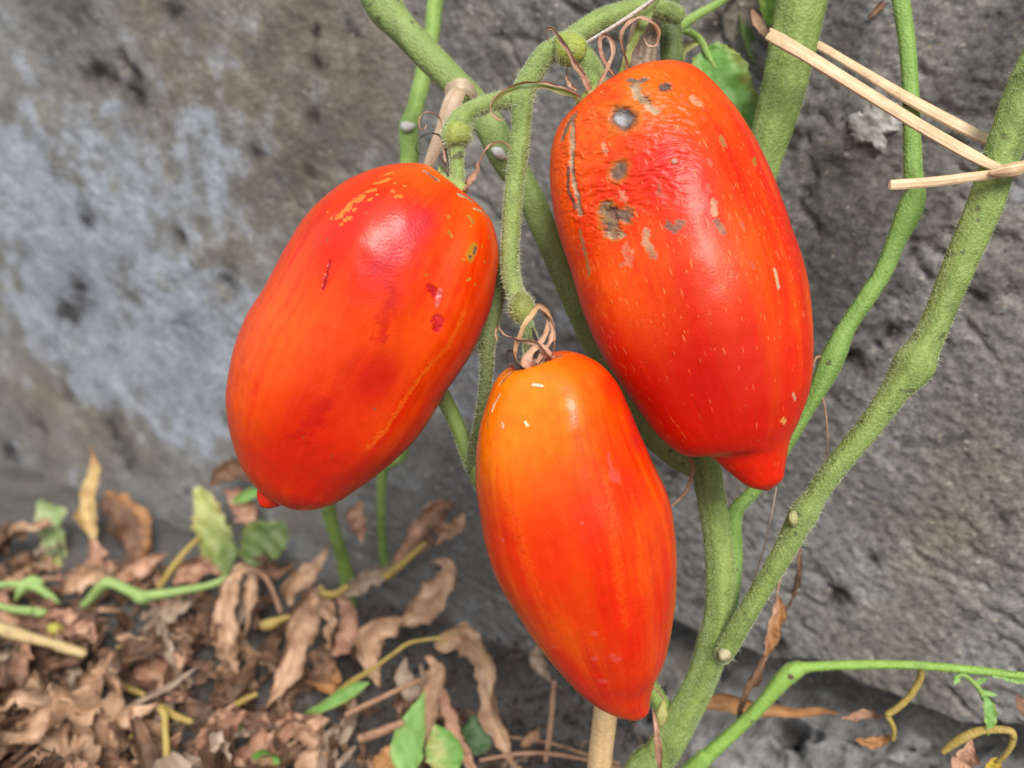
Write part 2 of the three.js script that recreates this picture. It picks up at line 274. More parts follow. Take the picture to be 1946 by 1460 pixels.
function wallColor(s, h) {
  const w1 = fbm(s * 28, h * 28, 0.3, 5), w2 = fbm(s * 75, h * 75, 5.3, 4), w3 = noise(s * 330, h * 330, 2.1), w4 = fbm(s * 12, h * 12, 9.1, 3);
  const far = 1 - ss(-0.1, 0.12, s);
  let c = mix3([0.125, 0.121, 0.117], [0.27, 0.266, 0.26], clamp(0.5 + 0.9 * w1 + 0.5 * w2));
  c = mix3(c, [0.19, 0.17, 0.14], clamp(0.25 + w4));
  const br = clamp(blot(brownSpots, s, h, 0.5 * w1) * (0.85 + 1.3 * w2)); c = mix3(c, mix3([0.075, 0.062, 0.045], [0.26, 0.225, 0.165], clamp(0.5 + 1.2 * w2 + 0.4 * w1)), 0.75 * br);
  const pl = ss(0.05, 0.85, 0.75 * blot(paleSpots, s, h, 0.4 * w1) + 1.1 * w1 + 0.9 * w2 - 0.1 - 0.12 * (1 - far)); c = mix3(c, mix3([0.23, 0.262, 0.315], [0.4, 0.445, 0.52], clamp(0.5 + 1.2 * w2 + 0.2 * w3)), 0.72 * pl);
  const oc = ss(0.2, 0.5, fbm(s * 34 + 7, h * 34, 21, 4) - 0.02); c = mix3(c, [0.22, 0.2, 0.13], 0.5 * oc * far);
  const dk = clamp(1.35 * blot(darkSpots, s, h, 0.4) * (0.85 + 2.2 * w2 + 0.8 * w1)); c = mix3(c, [0.028, 0.024, 0.022], 0.92 * dk);
  c = mix3(c, [0.03, 0.028, 0.026], 0.7 * ss(0.26, 0.44, fbm(s * 46, h * 60, 31, 4) + 0.1 * (1 - far) - 0.06));
  // aggregate grains
  const gi = Math.floor(s * 340 + 900), gj = Math.floor(h * 340 + 900), gr = cellHash(gi, gj, 3); 
  if (gr > 0.8) { const dx = s * 340 + 900 - gi - 0.3 - 0.4 * cellHash(gi, gj, 5), dy = h * 340 + 900 - gj - 0.3 - 0.4 * cellHash(gi, gj, 6), rad = 0.16 + 0.25 * cellHash(gi, gj, 7); const k = ss(rad, rad * 0.5, Math.hypot(dx, dy * 1.3)); c = mix3(c, gr > 0.94 ? [0.46, 0.42, 0.36] : gr > 0.88 ? [0.3, 0.25, 0.18] : [0.05, 0.045, 0.04], 0.8 * k); }
  const m = Math.max(0.25, 1 + (1 - 0.6 * far) * (0.45 * w3 + 0.5 * noise(s * 900, h * 900, 3.3)));
  return [c[0] * m, c[1] * m, c[2] * m];
}
{
  const TW = 1900, TH = 1140;
  const map = dataTex(TW, TH, (i, j, o) => { const c = wallColor(WS0 + (WS1 - WS0) * (i + 0.5) / TW, WH0 + (WH1 - WH0) * (j + 0.5) / TH); o[0] = toS(c[0]); o[1] = toS(c[1]); o[2] = toS(c[2]); }, true, THREE.MirroredRepeatWrapping);
  const bump = dataTex(1024, 640, (i, j, o) => { const s = WS0 + (WS1 - WS0) * i / 1024, h = WH0 + (WH1 - WH0) * j / 640; o[0] = o[1] = o[2] = 128 + 75 * noise(s * 380, h * 420, 1.1) + 60 * noise(s * 800, h * 800, 7.1); }, false, THREE.MirroredRepeatWrapping);
  const mat = new THREE.MeshStandardMaterial({ map, bumpMap: bump, bumpScale: 0.0012, roughness: 0.88 });
  const axis = (lo, a, b, hi, step) => { const r = []; for (let x = lo; x < a; x += 0.08) r.push(x); for (let x = a; x < b; x += step) r.push(x); for (let x = b; x < hi + 0.04; x += 0.08) r.push(x); return r; };
  const S = axis(-3, WS0, WS1, 2.2, 0.0017), Hh = axis(-0.1, WH0, WH1, 1.9, 0.0017);
  const g = gridGeo(S.length - 1, Hh.length - 1, (u, v) => {
    const s = S[Math.round(u * (S.length - 1))], h = Hh[Math.round(v * (Hh.length - 1))];
    const p = WO.clone().addScaledVector(WT, s).addScaledVector(WN, wallRelief(s, h)); p.y = h;
    return { p, uv: [(s - WS0) / (WS1 - WS0), (h - WH0) / (WH1 - WH0)] };
  });
  const base = WO.clone();
  const wall = thing('concrete_wall', 'old rough grey concrete wall with pale lime blooms, dark pits and stains behind the tomatoes', 'wall', base);
  part('wall_face', g, mat, wall);
  // the body behind the face, so that the wall has its thickness
  const body = new THREE.BoxGeometry(5.2, 1.96, 0.2); const bm = new THREE.Mesh(body, new THREE.MeshStandardMaterial({ color: new THREE.Color(0.18, 0.175, 0.165), roughness: 0.9 }));
  bm.name = 'wall_core'; bm.castShadow = bm.receiveShadow = true; bm.position.copy(WT.clone().multiplyScalar(-0.4)).addScaledVector(WN, -0.16).setY(0.9); bm.rotation.y = -Math.atan(WALL_K); wall.add(bm);
  // the rough footing that juts out under the undercut joint
  const prof = spline([[-0.05, -0.034], [-0.02, -0.036], [-0.003, -0.037], [0.007, -0.026], [0.016, -0.014], [0.025, -0.02], [0.031, -0.04], [0.034, -0.09]]);
  const foot = gridGeo(620, 70, (u, v) => {
    const s = -0.03 + u * 0.52, q = prof(v), p = WO.clone().addScaledVector(WT, s); p.y = 0; const b = p.clone().addScaledVector(WN, q[0]).setY(creviceTop(s) + q[1]);
    const n1 = fbm(b.x * 28, b.y * 34, b.z * 28, 3), n2 = fbm(b.x * 110, b.y * 110, b.z * 110, 4), hole = ss(0.16, 0.4, fbm(b.x * 40 + 9, b.y * 40, b.z * 40, 3)), k = ss(0, 0.3, v), inn = ss(0.0, 0.1, s);
    b.addScaledVector(WN, k * (0.016 * n1 + 0.006 * n2 - 0.016 * hole) - 0.06 * (1 - inn)); b.y += k * (0.014 * n1 + 0.006 * n2 - 0.02 * hole);
    const g1 = noise(b.x * 420, b.y * 420, b.z * 420), g2 = noise(b.x * 1100, b.y * 1100, b.z * 1100);
    let c = mix3([0.1, 0.096, 0.09], [0.3, 0.3, 0.3], clamp(0.5 + 1.1 * n2 + 0.35 * g1 + 0.3 * g2)); c = mix3(c, [0.42, 0.42, 0.43], 0.7 * ss(0.22, 0.45, n2 + 0.2 * g1)); c = mix3(c, [0.17, 0.13, 0.09], 0.5 * ss(0.1, 0.4, fbm(b.x * 50, b.y * 50, b.z * 50 + 4, 3)));
    return { p: b, c, uv: [s * 40, v * 4] };
  });
  part('footing', foot, new THREE.MeshStandardMaterial({ vertexColors: true, roughness: 0.92, bumpMap: stemBump, bumpScale: 0.0006 }), wall, 'rough grey footing jutting out below the dark joint');
  // the pale lump of mortar stuck to the wall at upper right
  const lump = gridGeo(60, 60, (u, v) => {
    const x = u * 2 - 1, y = v * 2 - 1, rad = Math.hypot(x, y), a = Math.atan2(y, x), lim = 0.62 + 0.3 * noise(Math.cos(a) * 1.7 + 3, Math.sin(a) * 1.7, 2) + 0.12 * noise(Math.cos(a) * 5, Math.sin(a) * 5, 9);
    const k = ss(lim, lim * 0.6, rad), s = PLS + x * 0.0155, h = PLH + y * 0.0155;
    const n = fbm(s * 260, h * 260, 3, 4), p = WO.clone().addScaledVector(WT, s).addScaledVector(WN, wallRelief(PLS, PLH) - 0.0055 + k * (0.0082 + 0.0016 * n)); p.y = h;
    return { p, c: mix3([0.22, 0.205, 0.175], [0.55, 0.55, 0.52], clamp(0.6 + 1.3 * n)) };
  });
  part('mortar_lump', lump, new THREE.MeshStandardMaterial({ vertexColors: true, roughness: 0.9 }), wall, 'pale grey lump of mortar stuck on the wall');
}
{
  // soil: dense near the wall foot, reaching the horizon
  const ax = (a, b) => { const r = []; for (const x of [60, 30, 15, 8, 4, 2.5, 1.6, 1.1, 0.8]) r.push(a - x); for (let x = a; x < b; x += 0.004) r.push(x); for (const x of [0.01, 0.8, 1.1, 1.6, 2.5, 4, 8, 15, 30, 60]) r.push(b + x); return r; };
  const X = ax(-0.75, 0.35), Z = ax(-0.85, 0.05);
  const soil = dataTex(1024, 1024, (i, j, o) => {
    const x = i / 1024, y = j / 1024, n = fbm(x * 9, y * 9, 0.7, 5), n2 = noise(x * 90, y * 90, 3), n3 = noise(x * 260, y * 260, 5);
    let c = mix3([0.04, 0.037, 0.035], [0.14, 0.132, 0.128], clamp(0.5 + 0.9 * n + 0.35 * n2)); c = mix3(c, [0.2, 0.15, 0.1], 0.6 * ss(0.35, 0.6, n3));
    o[0] = toS(c[0]); o[1] = toS(c[1]); o[2] = toS(c[2]);
  }, true, THREE.MirroredRepeatWrapping);
  const g = gridGeo(X.length - 1, Z.length - 1, (u, v) => { const x = X[Math.round(u * (X.length - 1))], z = Z[Z.length - 1 - Math.round(v * (Z.length - 1))]; return { p: V(x, 0.006 * fbm(x * 14, z * 14, 2, 3) + 0.004 * fbm(x * 70, z * 70, 6, 3), z), uv: [x * 3, z * 3] }; });
  const m = new THREE.Mesh(g, new THREE.MeshStandardMaterial({ map: soil, bumpMap: soil, bumpScale: 0.002, roughness: 0.95 }));
  m.name = 'ground'; m.userData.kind = 'structure'; m.receiveShadow = m.castShadow = true; scene.add(m);
}

// ------------------------------------------------------------------ tomatoes
const SKIN = { o: [0.8, 0.088, 0.0015], r: [0.67, 0.014, 0.0015], d: [0.46, 0.004, 0.002], y: [0.84, 0.22, 0.003], p: [0.47, 0.005, 0.02] };
function makeFruit(spec) {
  const { st, D, tilt, ratio } = spec, s = D / F;
  const sp = spline(st), N = 600, tab = []; let acc = 0, prev = null; // even steps along the flanks
  for (let i = 0; i <= N; i++) { const q = sp(i / N); if (prev) acc += 0.5 * (Math.hypot(q[0] - prev[0], q[1] - prev[1]) + Math.hypot(q[2] - prev[2], q[3] - prev[3])) + 1e-4; tab.push([acc, i / N]); prev = q; }
  const even = (v) => { const L = v * acc; let lo = 0, hi = N; while (hi - lo > 1) { const m = (lo + hi) >> 1; if (tab[m][0] < L) lo = m; else hi = m; } return lerp(tab[lo][1], tab[hi][1], (L - tab[lo][0]) / (tab[hi][0] - tab[lo][0] || 1)); };
  const mid = sp(0.5), cx = (mid[0] + mid[2]) / 2, cy = (mid[1] + mid[3]) / 2, ct = Math.cos(tilt), sn = Math.sin(tilt);
  const row = (v) => { const t = even(v); const [lx, ly, rx, ry] = sp(t), w = Math.hypot(rx - lx, ry - ly) / 2; return { v, t, c: [(lx + rx) / 2, (ly + ry) / 2], a: [(rx - lx) / 2, (ry - ly) / 2], w }; };
  const env = (v) => ss(0, 0.12, v) * ss(1, 0.7, v);
  function local(rw, th) { // metres from the fruit's middle; z towards the viewer
    const lob = spec.lobes(th, rw.v) * env(rw.v), k = 1 + lob * Math.abs(Math.sin(th)) ** 0.7, C = Math.cos(th), S = Math.sin(th);
    const x = (rw.c[0] + rw.a[0] * C * (1 + lob * 0.3) - cx) * s, y = -(rw.c[1] + rw.a[1] * C * (1 + lob * 0.3) - cy) * s / ct, z = rw.w * s * ratio(rw.v) * S * k;
    const near = 1 - y * sn / D; // the leaning axis keeps its drawn place
    return V((x + (cx - PW / 2) * s) * near - (cx - PW / 2) * s, (y * ct + (PH / 2 - cy) * s) * near - (PH / 2 - cy) * s - z * sn, y * sn + z * ct);
  }
  const toWorld = (p) => at(PW / 2, PH / 2, D).addScaledVector(RIGHT, (cx - PW / 2) * s + p.x).addScaledVector(UP, (PH / 2 - cy) * s + p.y).addScaledVector(FWD, -p.z);
  // where marks lie: the nearest place of the viewer's side
  const probe = []; for (let j = 0; j <= 160; j++) { const rw = row(j / 160); for (let i = 0; i <= 100; i++) { const p = local(rw, Math.PI * i / 100), dd = D - p.z; probe.push([PW / 2 + ((cx - PW / 2) * s + p.x) / dd * F, PH / 2 - ((PH / 2 - cy) * s + p.y) / dd * F, p]); } }
  const find = (x, y) => { let b = 1e9, r = null; for (const q of probe) { const d = (q[0] - x) ** 2 + (q[1] - y) ** 2 - q[2].z * 1500; if (d < b) { b = d; r = q[2]; } } return r; };
  const marks = spec.marks.map((m) => ({ ...m, P: m.pts.map(([x, y]) => find(x, y)), R: m.r * s * (spec.markScale ?? 1) }));
  const blobs = spec.blobs.map(([x, y, r, c, k]) => ({ p: find(x, y), r: r * s, c, k }));
  const wr = (spec.wrinkles ?? []).map(([x, y, r, k]) => ({ p: find(x, y), r: r * s, k }));
  const segd = (p, a, b) => { const bx = b.x - a.x, by = b.y - a.y, bz = b.z - a.z, l = bx * bx + by * by + bz * bz + 1e-14, t = clamp(((p.x - a.x) * bx + (p.y - a.y) * by + (p.z - a.z) * bz) / l); return Math.hypot(p.x - a.x - bx * t, p.y - a.y - by * t, p.z - a.z - bz * t); };
  const markAt = (p, m) => { const lim = m.R * 2.2 + 0.0006; let d = 1e9; const P = m.P; for (let i = 0; i < Math.max(1, P.length - 1); i++) { const a = P[i], b = P[Math.min(i + 1, P.length - 1)]; if (Math.abs(p.x - a.x) > lim + Math.abs(b.x - a.x) || Math.abs(p.y - a.y) > lim + Math.abs(b.y - a.y)) continue; d = Math.min(d, segd(p, a, b)); } if (d > lim) return 0; d += m.R * (m.rag ?? 0.45) * (noise(p.x * 700 / (m.r / 12), p.y * 700 / (m.r / 12), p.z * 700) + 0.6 * noise(p.x * 1800, p.y * 1800, p.z * 1800)); return ss(m.R * 1.08, m.R * (m.soft ?? 0.58), d); };
  const wrinkleAt = (p, th, v) => { let k = 0; for (const q of wr) { const d2 = p.distanceToSquared(q.p) / (q.r * q.r); if (d2 < 6) k += q.k * Math.exp(-d2); } k = clamp(k); if (k < 0.02) return [0, 0];
    const x = p.x * 1, y = p.y, z = p.z, wx = 0.0022 * noise(x * 170, y * 170, z * 170), wy = 0.0022 * noise(x * 170 + 40, y * 170, z * 170);
    const a = 1 - Math.abs(noise((x + wx) * 190, (y + wy) * 420, z * 250)) * 2, b = 1 - Math.abs(noise((x + wy) * 420, (y + wx) * 800, z * 480 + 5)) * 2; return [k, k * (0.65 * a + 0.35 * b)]; };
  const relief = (p, th, v) => { let d = 0.0006 * noise(p.x * 60 + 3, p.y * 45, p.z * 60) + 0.00012 * noise(p.x * 240, p.y * 200, p.z * 240); for (const m of marks) if (m.h) d += m.h * markAt(p, m); const w = wrinkleAt(p, th, v)[1]; return d + 0.0005 * w; };
  // geometry
  const nu = spec.nu ?? 300, nv = spec.nv ?? 380;
  const g = gridGeo(nu, nv, (u, v) => {
    const rw = row(v), th = u * Math.PI * 2, p = local(rw, th);
    const out = V((rw.a[0] * Math.cos(th)) * s, -(rw.a[1] * Math.cos(th)) * s, rw.w * s * Math.sin(th)).normalize();
    if (v > 0.02 && v < 0.985 && spec.relief !== false) p.addScaledVector(out, relief(p, th, v));
    const pit = spec.pit * Math.exp(-((rw.w * s / 0.0045) ** 2)) * (v < 0.3 ? 1 : 0);
    if (pit > 0) { const ax = V((st.at(-1)[0] - st[0][0]), -(st.at(-1)[1] - st[0][1]), 0).normalize(); p.addScaledVector(ax, pit); }
    return { p: toWorld(p), uv: [u, v] };
  }, true);
  // skin pigments
  const TW = spec.tw ?? 1400, TH = spec.tw ?? 1400, rough = new Uint8Array(TW * TH), height = new Uint8Array(TW * TH); let rowJ = -1, rw = null;
  const map = dataTex(TW, TH, (i, j, o) => {
    if (j !== rowJ) { rw = row((j + 0.5) / TH); rowJ = j; }
    const v = rw.v, th = (i + 0.5) / TW * Math.PI * 2, p = local(rw, th), x = p.x, y = p.y, z = p.z, front = Math.sin(th) > -0.35;
    const n1 = fbm(x * 38 + spec.seed, y * 22, z * 38, 3), str = noise(Math.cos(th) * 5 + spec.seed, Math.sin(th) * 5, v * 2.2), str2 = noise(Math.cos(th) * 17 + spec.seed, Math.sin(th) * 17, v * 4), n2 = noise(x * 420, y * 300, z * 420), n3 = noise(x * 1500, y * 1500, z * 1500);
    let c = mix3(SKIN.r, SKIN.o, clamp(spec.orange(v) + 1.0 * n1 + 0.5 * str + 0.3 * str2)), rgh = spec.rough + 0.08 * n1 + 0.05 * n2, hgt = 128 + 10 * n2 + 16 * n3;
    if (front) for (const b of blobs) { const d2 = p.distanceToSquared(b.p) / (b.r * b.r); if (d2 < 4) c = mix3(c, b.c, b.k * clamp(Math.exp(-d2 * 1.2) * (1 + 0.9 * n1 + 0.5 * str2 + 0.25 * n2))); }
    const f = 1 + 0.07 * n2 + 0.05 * n3; c = [c[0] * f, c[1] * (f * f), c[2] * f];
    // fine pale flecks, lengthwise
    if (front) {
      for (const [den, sx, sy, ch, cl] of spec.flecks) {
        const gx = th * 0.03 * sx + 50, gy = v * 0.11 * sy, ix = Math.floor(gx), iy = Math.floor(gy), h0 = cellHash(ix, iy, 11 + spec.seed);
        if (h0 < den * spec.fleckEnv(v, th, n1)) { const dx = gx - ix - 0.35 - 0.3 * cellHash(ix, iy, 12), dy = gy - iy - 0.3 - 0.4 * cellHash(ix, iy, 13), rad = 0.08 + 0.26 * cellHash(ix, iy, 14) ** 2, q = (0.4 + 0.6 * cellHash(ix, iy, 16)) * ss(rad, rad * 0.3, Math.hypot(dx * (1.1 + 1.2 * cellHash(ix, iy, 15)) + 0.08 * n3, dy + dx * (cellHash(ix, iy, 17) - 0.3) + 0.12 * n2)); c = mix3(c, cl, ch * q); hgt += 22 * q; rgh += 0.15 * q; }
      }
      const [k, w] = wrinkleAt(p, th, v); if (k > 0) { c = mix3(c, SKIN.r, 0.25 * k * ss(0.3, -0.5, w)); rgh += 0.03 * k; hgt += 40 * w; }
      for (const m of marks) { const q = markAt(p, m); if (q > 0) { const t = 0.5 + 0.9 * n2 + 0.35 * n3; let mc = mix3(m.c, m.c2 ?? m.c, clamp(t)); if (m.core) { const q2 = markAt(p, { ...m, R: m.R * 0.62 }); mc = mix3(mc, m.core, q2 * clamp(0.55 + n2)); } c = mix3(c, mc, q * (m.k ?? 1)); rgh = lerp(rgh, m.rough ?? 0.7, q); hgt += (m.grain ?? 30) * q * (n2 + n3); }
        if (m.halo) { const q3 = markAt(p, { ...m, R: m.R * 1.5, soft: 0.5 }); c = mix3(c, m.halo, 0.55 * q3 * (1 - q)); } }
    }
    rough[j * TW + i] = clamp(rgh, 0.05, 1) * 255; height[j * TW + i] = clamp(hgt, 0, 255);
    o[0] = toS(clamp(c[0])); o[1] = toS(clamp(c[1])); o[2] = toS(clamp(c[2]));
  }, true);
  const rm = dataTex(TW, TH, (i, j, o) => { o[0] = o[1] = o[2] = rough[j * TW + i]; }), bm = dataTex(TW, TH, (i, j, o) => { o[0] = o[1] = o[2] = height[j * TW + i]; });
  const mat = new THREE.MeshPhysicalMaterial({ map, roughnessMap: rm, roughness: 1, bumpMap: bm, bumpScale: 0.0003, specularIntensity: spec.spec ?? 0.75, ior: 1.45 });
  return { g, mat, base: toWorld(local(row(1), 0)) };
}
const SCAR = { grey: [0.14, 0.085, 0.062], tan: [0.27, 0.15, 0.085], pale: [0.52, 0.34, 0.2], dark: [0.05, 0.034, 0.03], white: [0.42, 0.41, 0.43], olive: [0.25, 0.16, 0.015] };
const dots = (list, o) => list.map(([x, y, r = 4, x2, y2]) => ({ pts: x2 === undefined ? [[x, y]] : [[x, y], [x2, y2]], r, ...o }));

const fruitA = makeFruit({
  seed: 3, D: 0.262, tilt: 0.12, pit: 0.004, rough: 0.3, nu: 300, nv: 380,
  st: [[868, 362, 869, 363], [846, 344, 888, 374], [815, 315, 912, 391], [765, 310, 937, 425], [700, 325, 948, 480], [640, 354, 943, 530], [587, 403, 930, 592], [545, 472, 905, 655], [507, 545, 872, 708], [474, 596, 842, 751], [446, 665, 812, 803], [433, 735, 775, 853], [437, 795, 724, 898], [452, 858, 670, 935], [468, 893, 645, 951], [489, 922, 618, 962], [518, 946, 590, 968], [552, 965, 558, 968]],
  ratio: (v) => 0.9, lobes: (th, v) => 0.035 * Math.cos(3 * th + 0.5) + 0.02 * Math.cos(5 * th + 1.9 + v) - 0.045 * Math.exp(-(((th - 1.15 + 0.25 * v) / 0.17) ** 2)) * ss(0.75, 0.35, v),
  orange: (v) => 0.27,
  blobs: [[500, 640, 130, SKIN.o, 0.8], [470, 760, 120, SKIN.o, 0.8], [560, 560, 90, SKIN.o, 0.6], [600, 690, 110, SKIN.o, 0.5], [880, 460, 70, SKIN.o, 0.5], [760, 640, 90, SKIN.o, 0.6], [860, 600, 70, SKIN.o, 0.5], [560, 380, 60, SKIN.o, 0.6],
    [715, 720, 60, SKIN.d, 0.7], [650, 700, 80, SKIN.d, 0.5], [570, 820, 80, SKIN.d, 0.6], [600, 780, 60, SKIN.d, 0.4], [740, 570, 50, SKIN.d, 0.5], [780, 440, 34, SKIN.p, 0.8], [745, 480, 36, SKIN.p, 0.75], [800, 420, 24, SKIN.p, 0.7], [720, 515, 32, SKIN.p, 0.5], [610, 880, 110, SKIN.r, 0.7], [520, 890, 80, SKIN.r, 0.7], [660, 450, 100, SKIN.r, 0.55], [700, 380, 70, SKIN.r, 0.6], [835, 320, 34, SKIN.y, 0.75], [905, 400, 30, SKIN.o, 0.9], [780, 325, 50, SKIN.o, 0.6]],
  flecks: [[0.05, 1500, 700, 0.6, [0.85, 0.4, 0.12]], [0.1, 2600, 2600, 0.3, [0.9, 0.3, 0.12]]], fleckEnv: (v, th, n) => 0.35 + 3.5 * ss(0.34, 0.12, v) * (0.6 + 1.2 * n) + 0.7 * ss(1.1, 0.1, th),
  marks: [
    ...dots([[745, 360, 5], [727, 345, 5, 738, 343], [712, 351, 4, 722, 348], [700, 364, 5, 712, 360], [690, 372, 4], [682, 381, 6, 690, 376], [670, 385, 5, 676, 379], [662, 398, 6, 668, 392], [650, 410, 5, 655, 404], [640, 416, 6, 648, 412], [630, 414, 4], [657, 420, 5, 664, 416], [648, 428, 4], [735, 331, 4, 745, 328], [755, 372, 4, 762, 371], [676, 402, 4], [700, 384, 3, 707, 381], [624, 402, 3], [752, 346, 3], [718, 371, 3], [770, 352, 3]], { c: [0.8, 0.3, 0.05], c2: [0.82, 0.18, 0.02], k: 0.65, rough: 0.55, rag: 0.7, h: 0.00008 }),
    ...dots([[612, 546, 4, 620, 520], [620, 522, 2.5, 628, 495]], { c: [0.32, 0.006, 0.006], rough: 0.3, h: -0.0004, rag: 0.2 }),
    { pts: [[822, 548], [828, 562]], r: 9, c: [0.4, 0.004, 0.006], c2: [0.55, 0.02, 0.02], rough: 0.18, h: -0.0005, rag: 0.5 }, { pts: [[834, 552], [832, 582]], r: 5, c: [0.5, 0.01, 0.01], c2: [0.75, 0.2, 0.16], rough: 0.2, rag: 0.5 },
    { pts: [[826, 606], [838, 612], [832, 626]], r: 9, c: [0.4, 0.004, 0.006], c2: [0.6, 0.03, 0.03], rough: 0.18, h: -0.0005, rag: 0.6 },
    { pts: [[822, 408], [795, 432], [765, 465], [740, 490], [718, 512]], r: 19, c: SKIN.p, c2: [0.5, 0.006, 0.012], k: 0.55, rough: 0.4, rag: 0.7, soft: 0.05, grain: 8 },
    { pts: [[748, 545], [735, 580], [720, 640]], r: 16, c: SKIN.d, k: 0.6, rough: 0.38, rag: 1, soft: 0.05, grain: 4 }, { pts: [[620, 770], [585, 810], [566, 835]], r: 22, c: SKIN.d, k: 0.6, rough: 0.38, rag: 1, soft: 0.05, grain: 4 },
    { pts: [[902, 470], [892, 488]], r: 12, c: [0.5, 0.2, 0.01], c2: [0.3, 0.16, 0.01], rough: 0.45, rag: 0.3, soft: 0.5 }, { pts: [[903, 472], [900, 480]], r: 4, c: SCAR.grey, rough: 0.6 }, { pts: [[893, 490]], r: 4, c: SCAR.grey, rough: 0.6 },
    ...dots([[850, 412, 4], [855, 440, 3, 857, 450], [890, 412, 4, 897, 422], [916, 468, 3], [893, 430, 3], [908, 398, 3, 925, 406], [900, 360, 2], [880, 495, 3], [808, 522, 3], [892, 530, 3, 888, 534], [920, 500, 3], [905, 540, 3], [930, 450, 3]], { c: [0.5, 0.22, 0.02], c2: [0.3, 0.13, 0.02], rough: 0.55 }),
    { pts: [[804, 324], [820, 333], [832, 341]], r: 4.5, c: SCAR.pale, c2: SCAR.grey, rough: 0.7, h: -0.0004 }, { pts: [[872, 370], [885, 375], [896, 381]], r: 5, c: SCAR.grey, c2: SCAR.pale, rough: 0.7 }, { pts: [[900, 398], [915, 402], [928, 412]], r: 3, c: SCAR.pale, c2: SCAR.olive, rough: 0.7 },
    { pts: [[822, 690], [780, 745], [735, 810], [700, 850]], r: 7, c: [0.85, 0.24, 0.01], k: 0.3, rough: 0.42, rag: 0.9, soft: 0.2 }, { pts: [[880, 600], [850, 660], [822, 690]], r: 8, c: [0.85, 0.2, 0.01], k: 0.3, rough: 0.42, rag: 0.9, soft: 0.2 },
    ...dots([[626, 458, 3], [627, 465, 2], [710, 430, 2], [700, 405, 3], [713, 776, 3], [630, 868, 2], [577, 830, 2]], { c: SCAR.grey, k: 0.8 }),
  ],
});
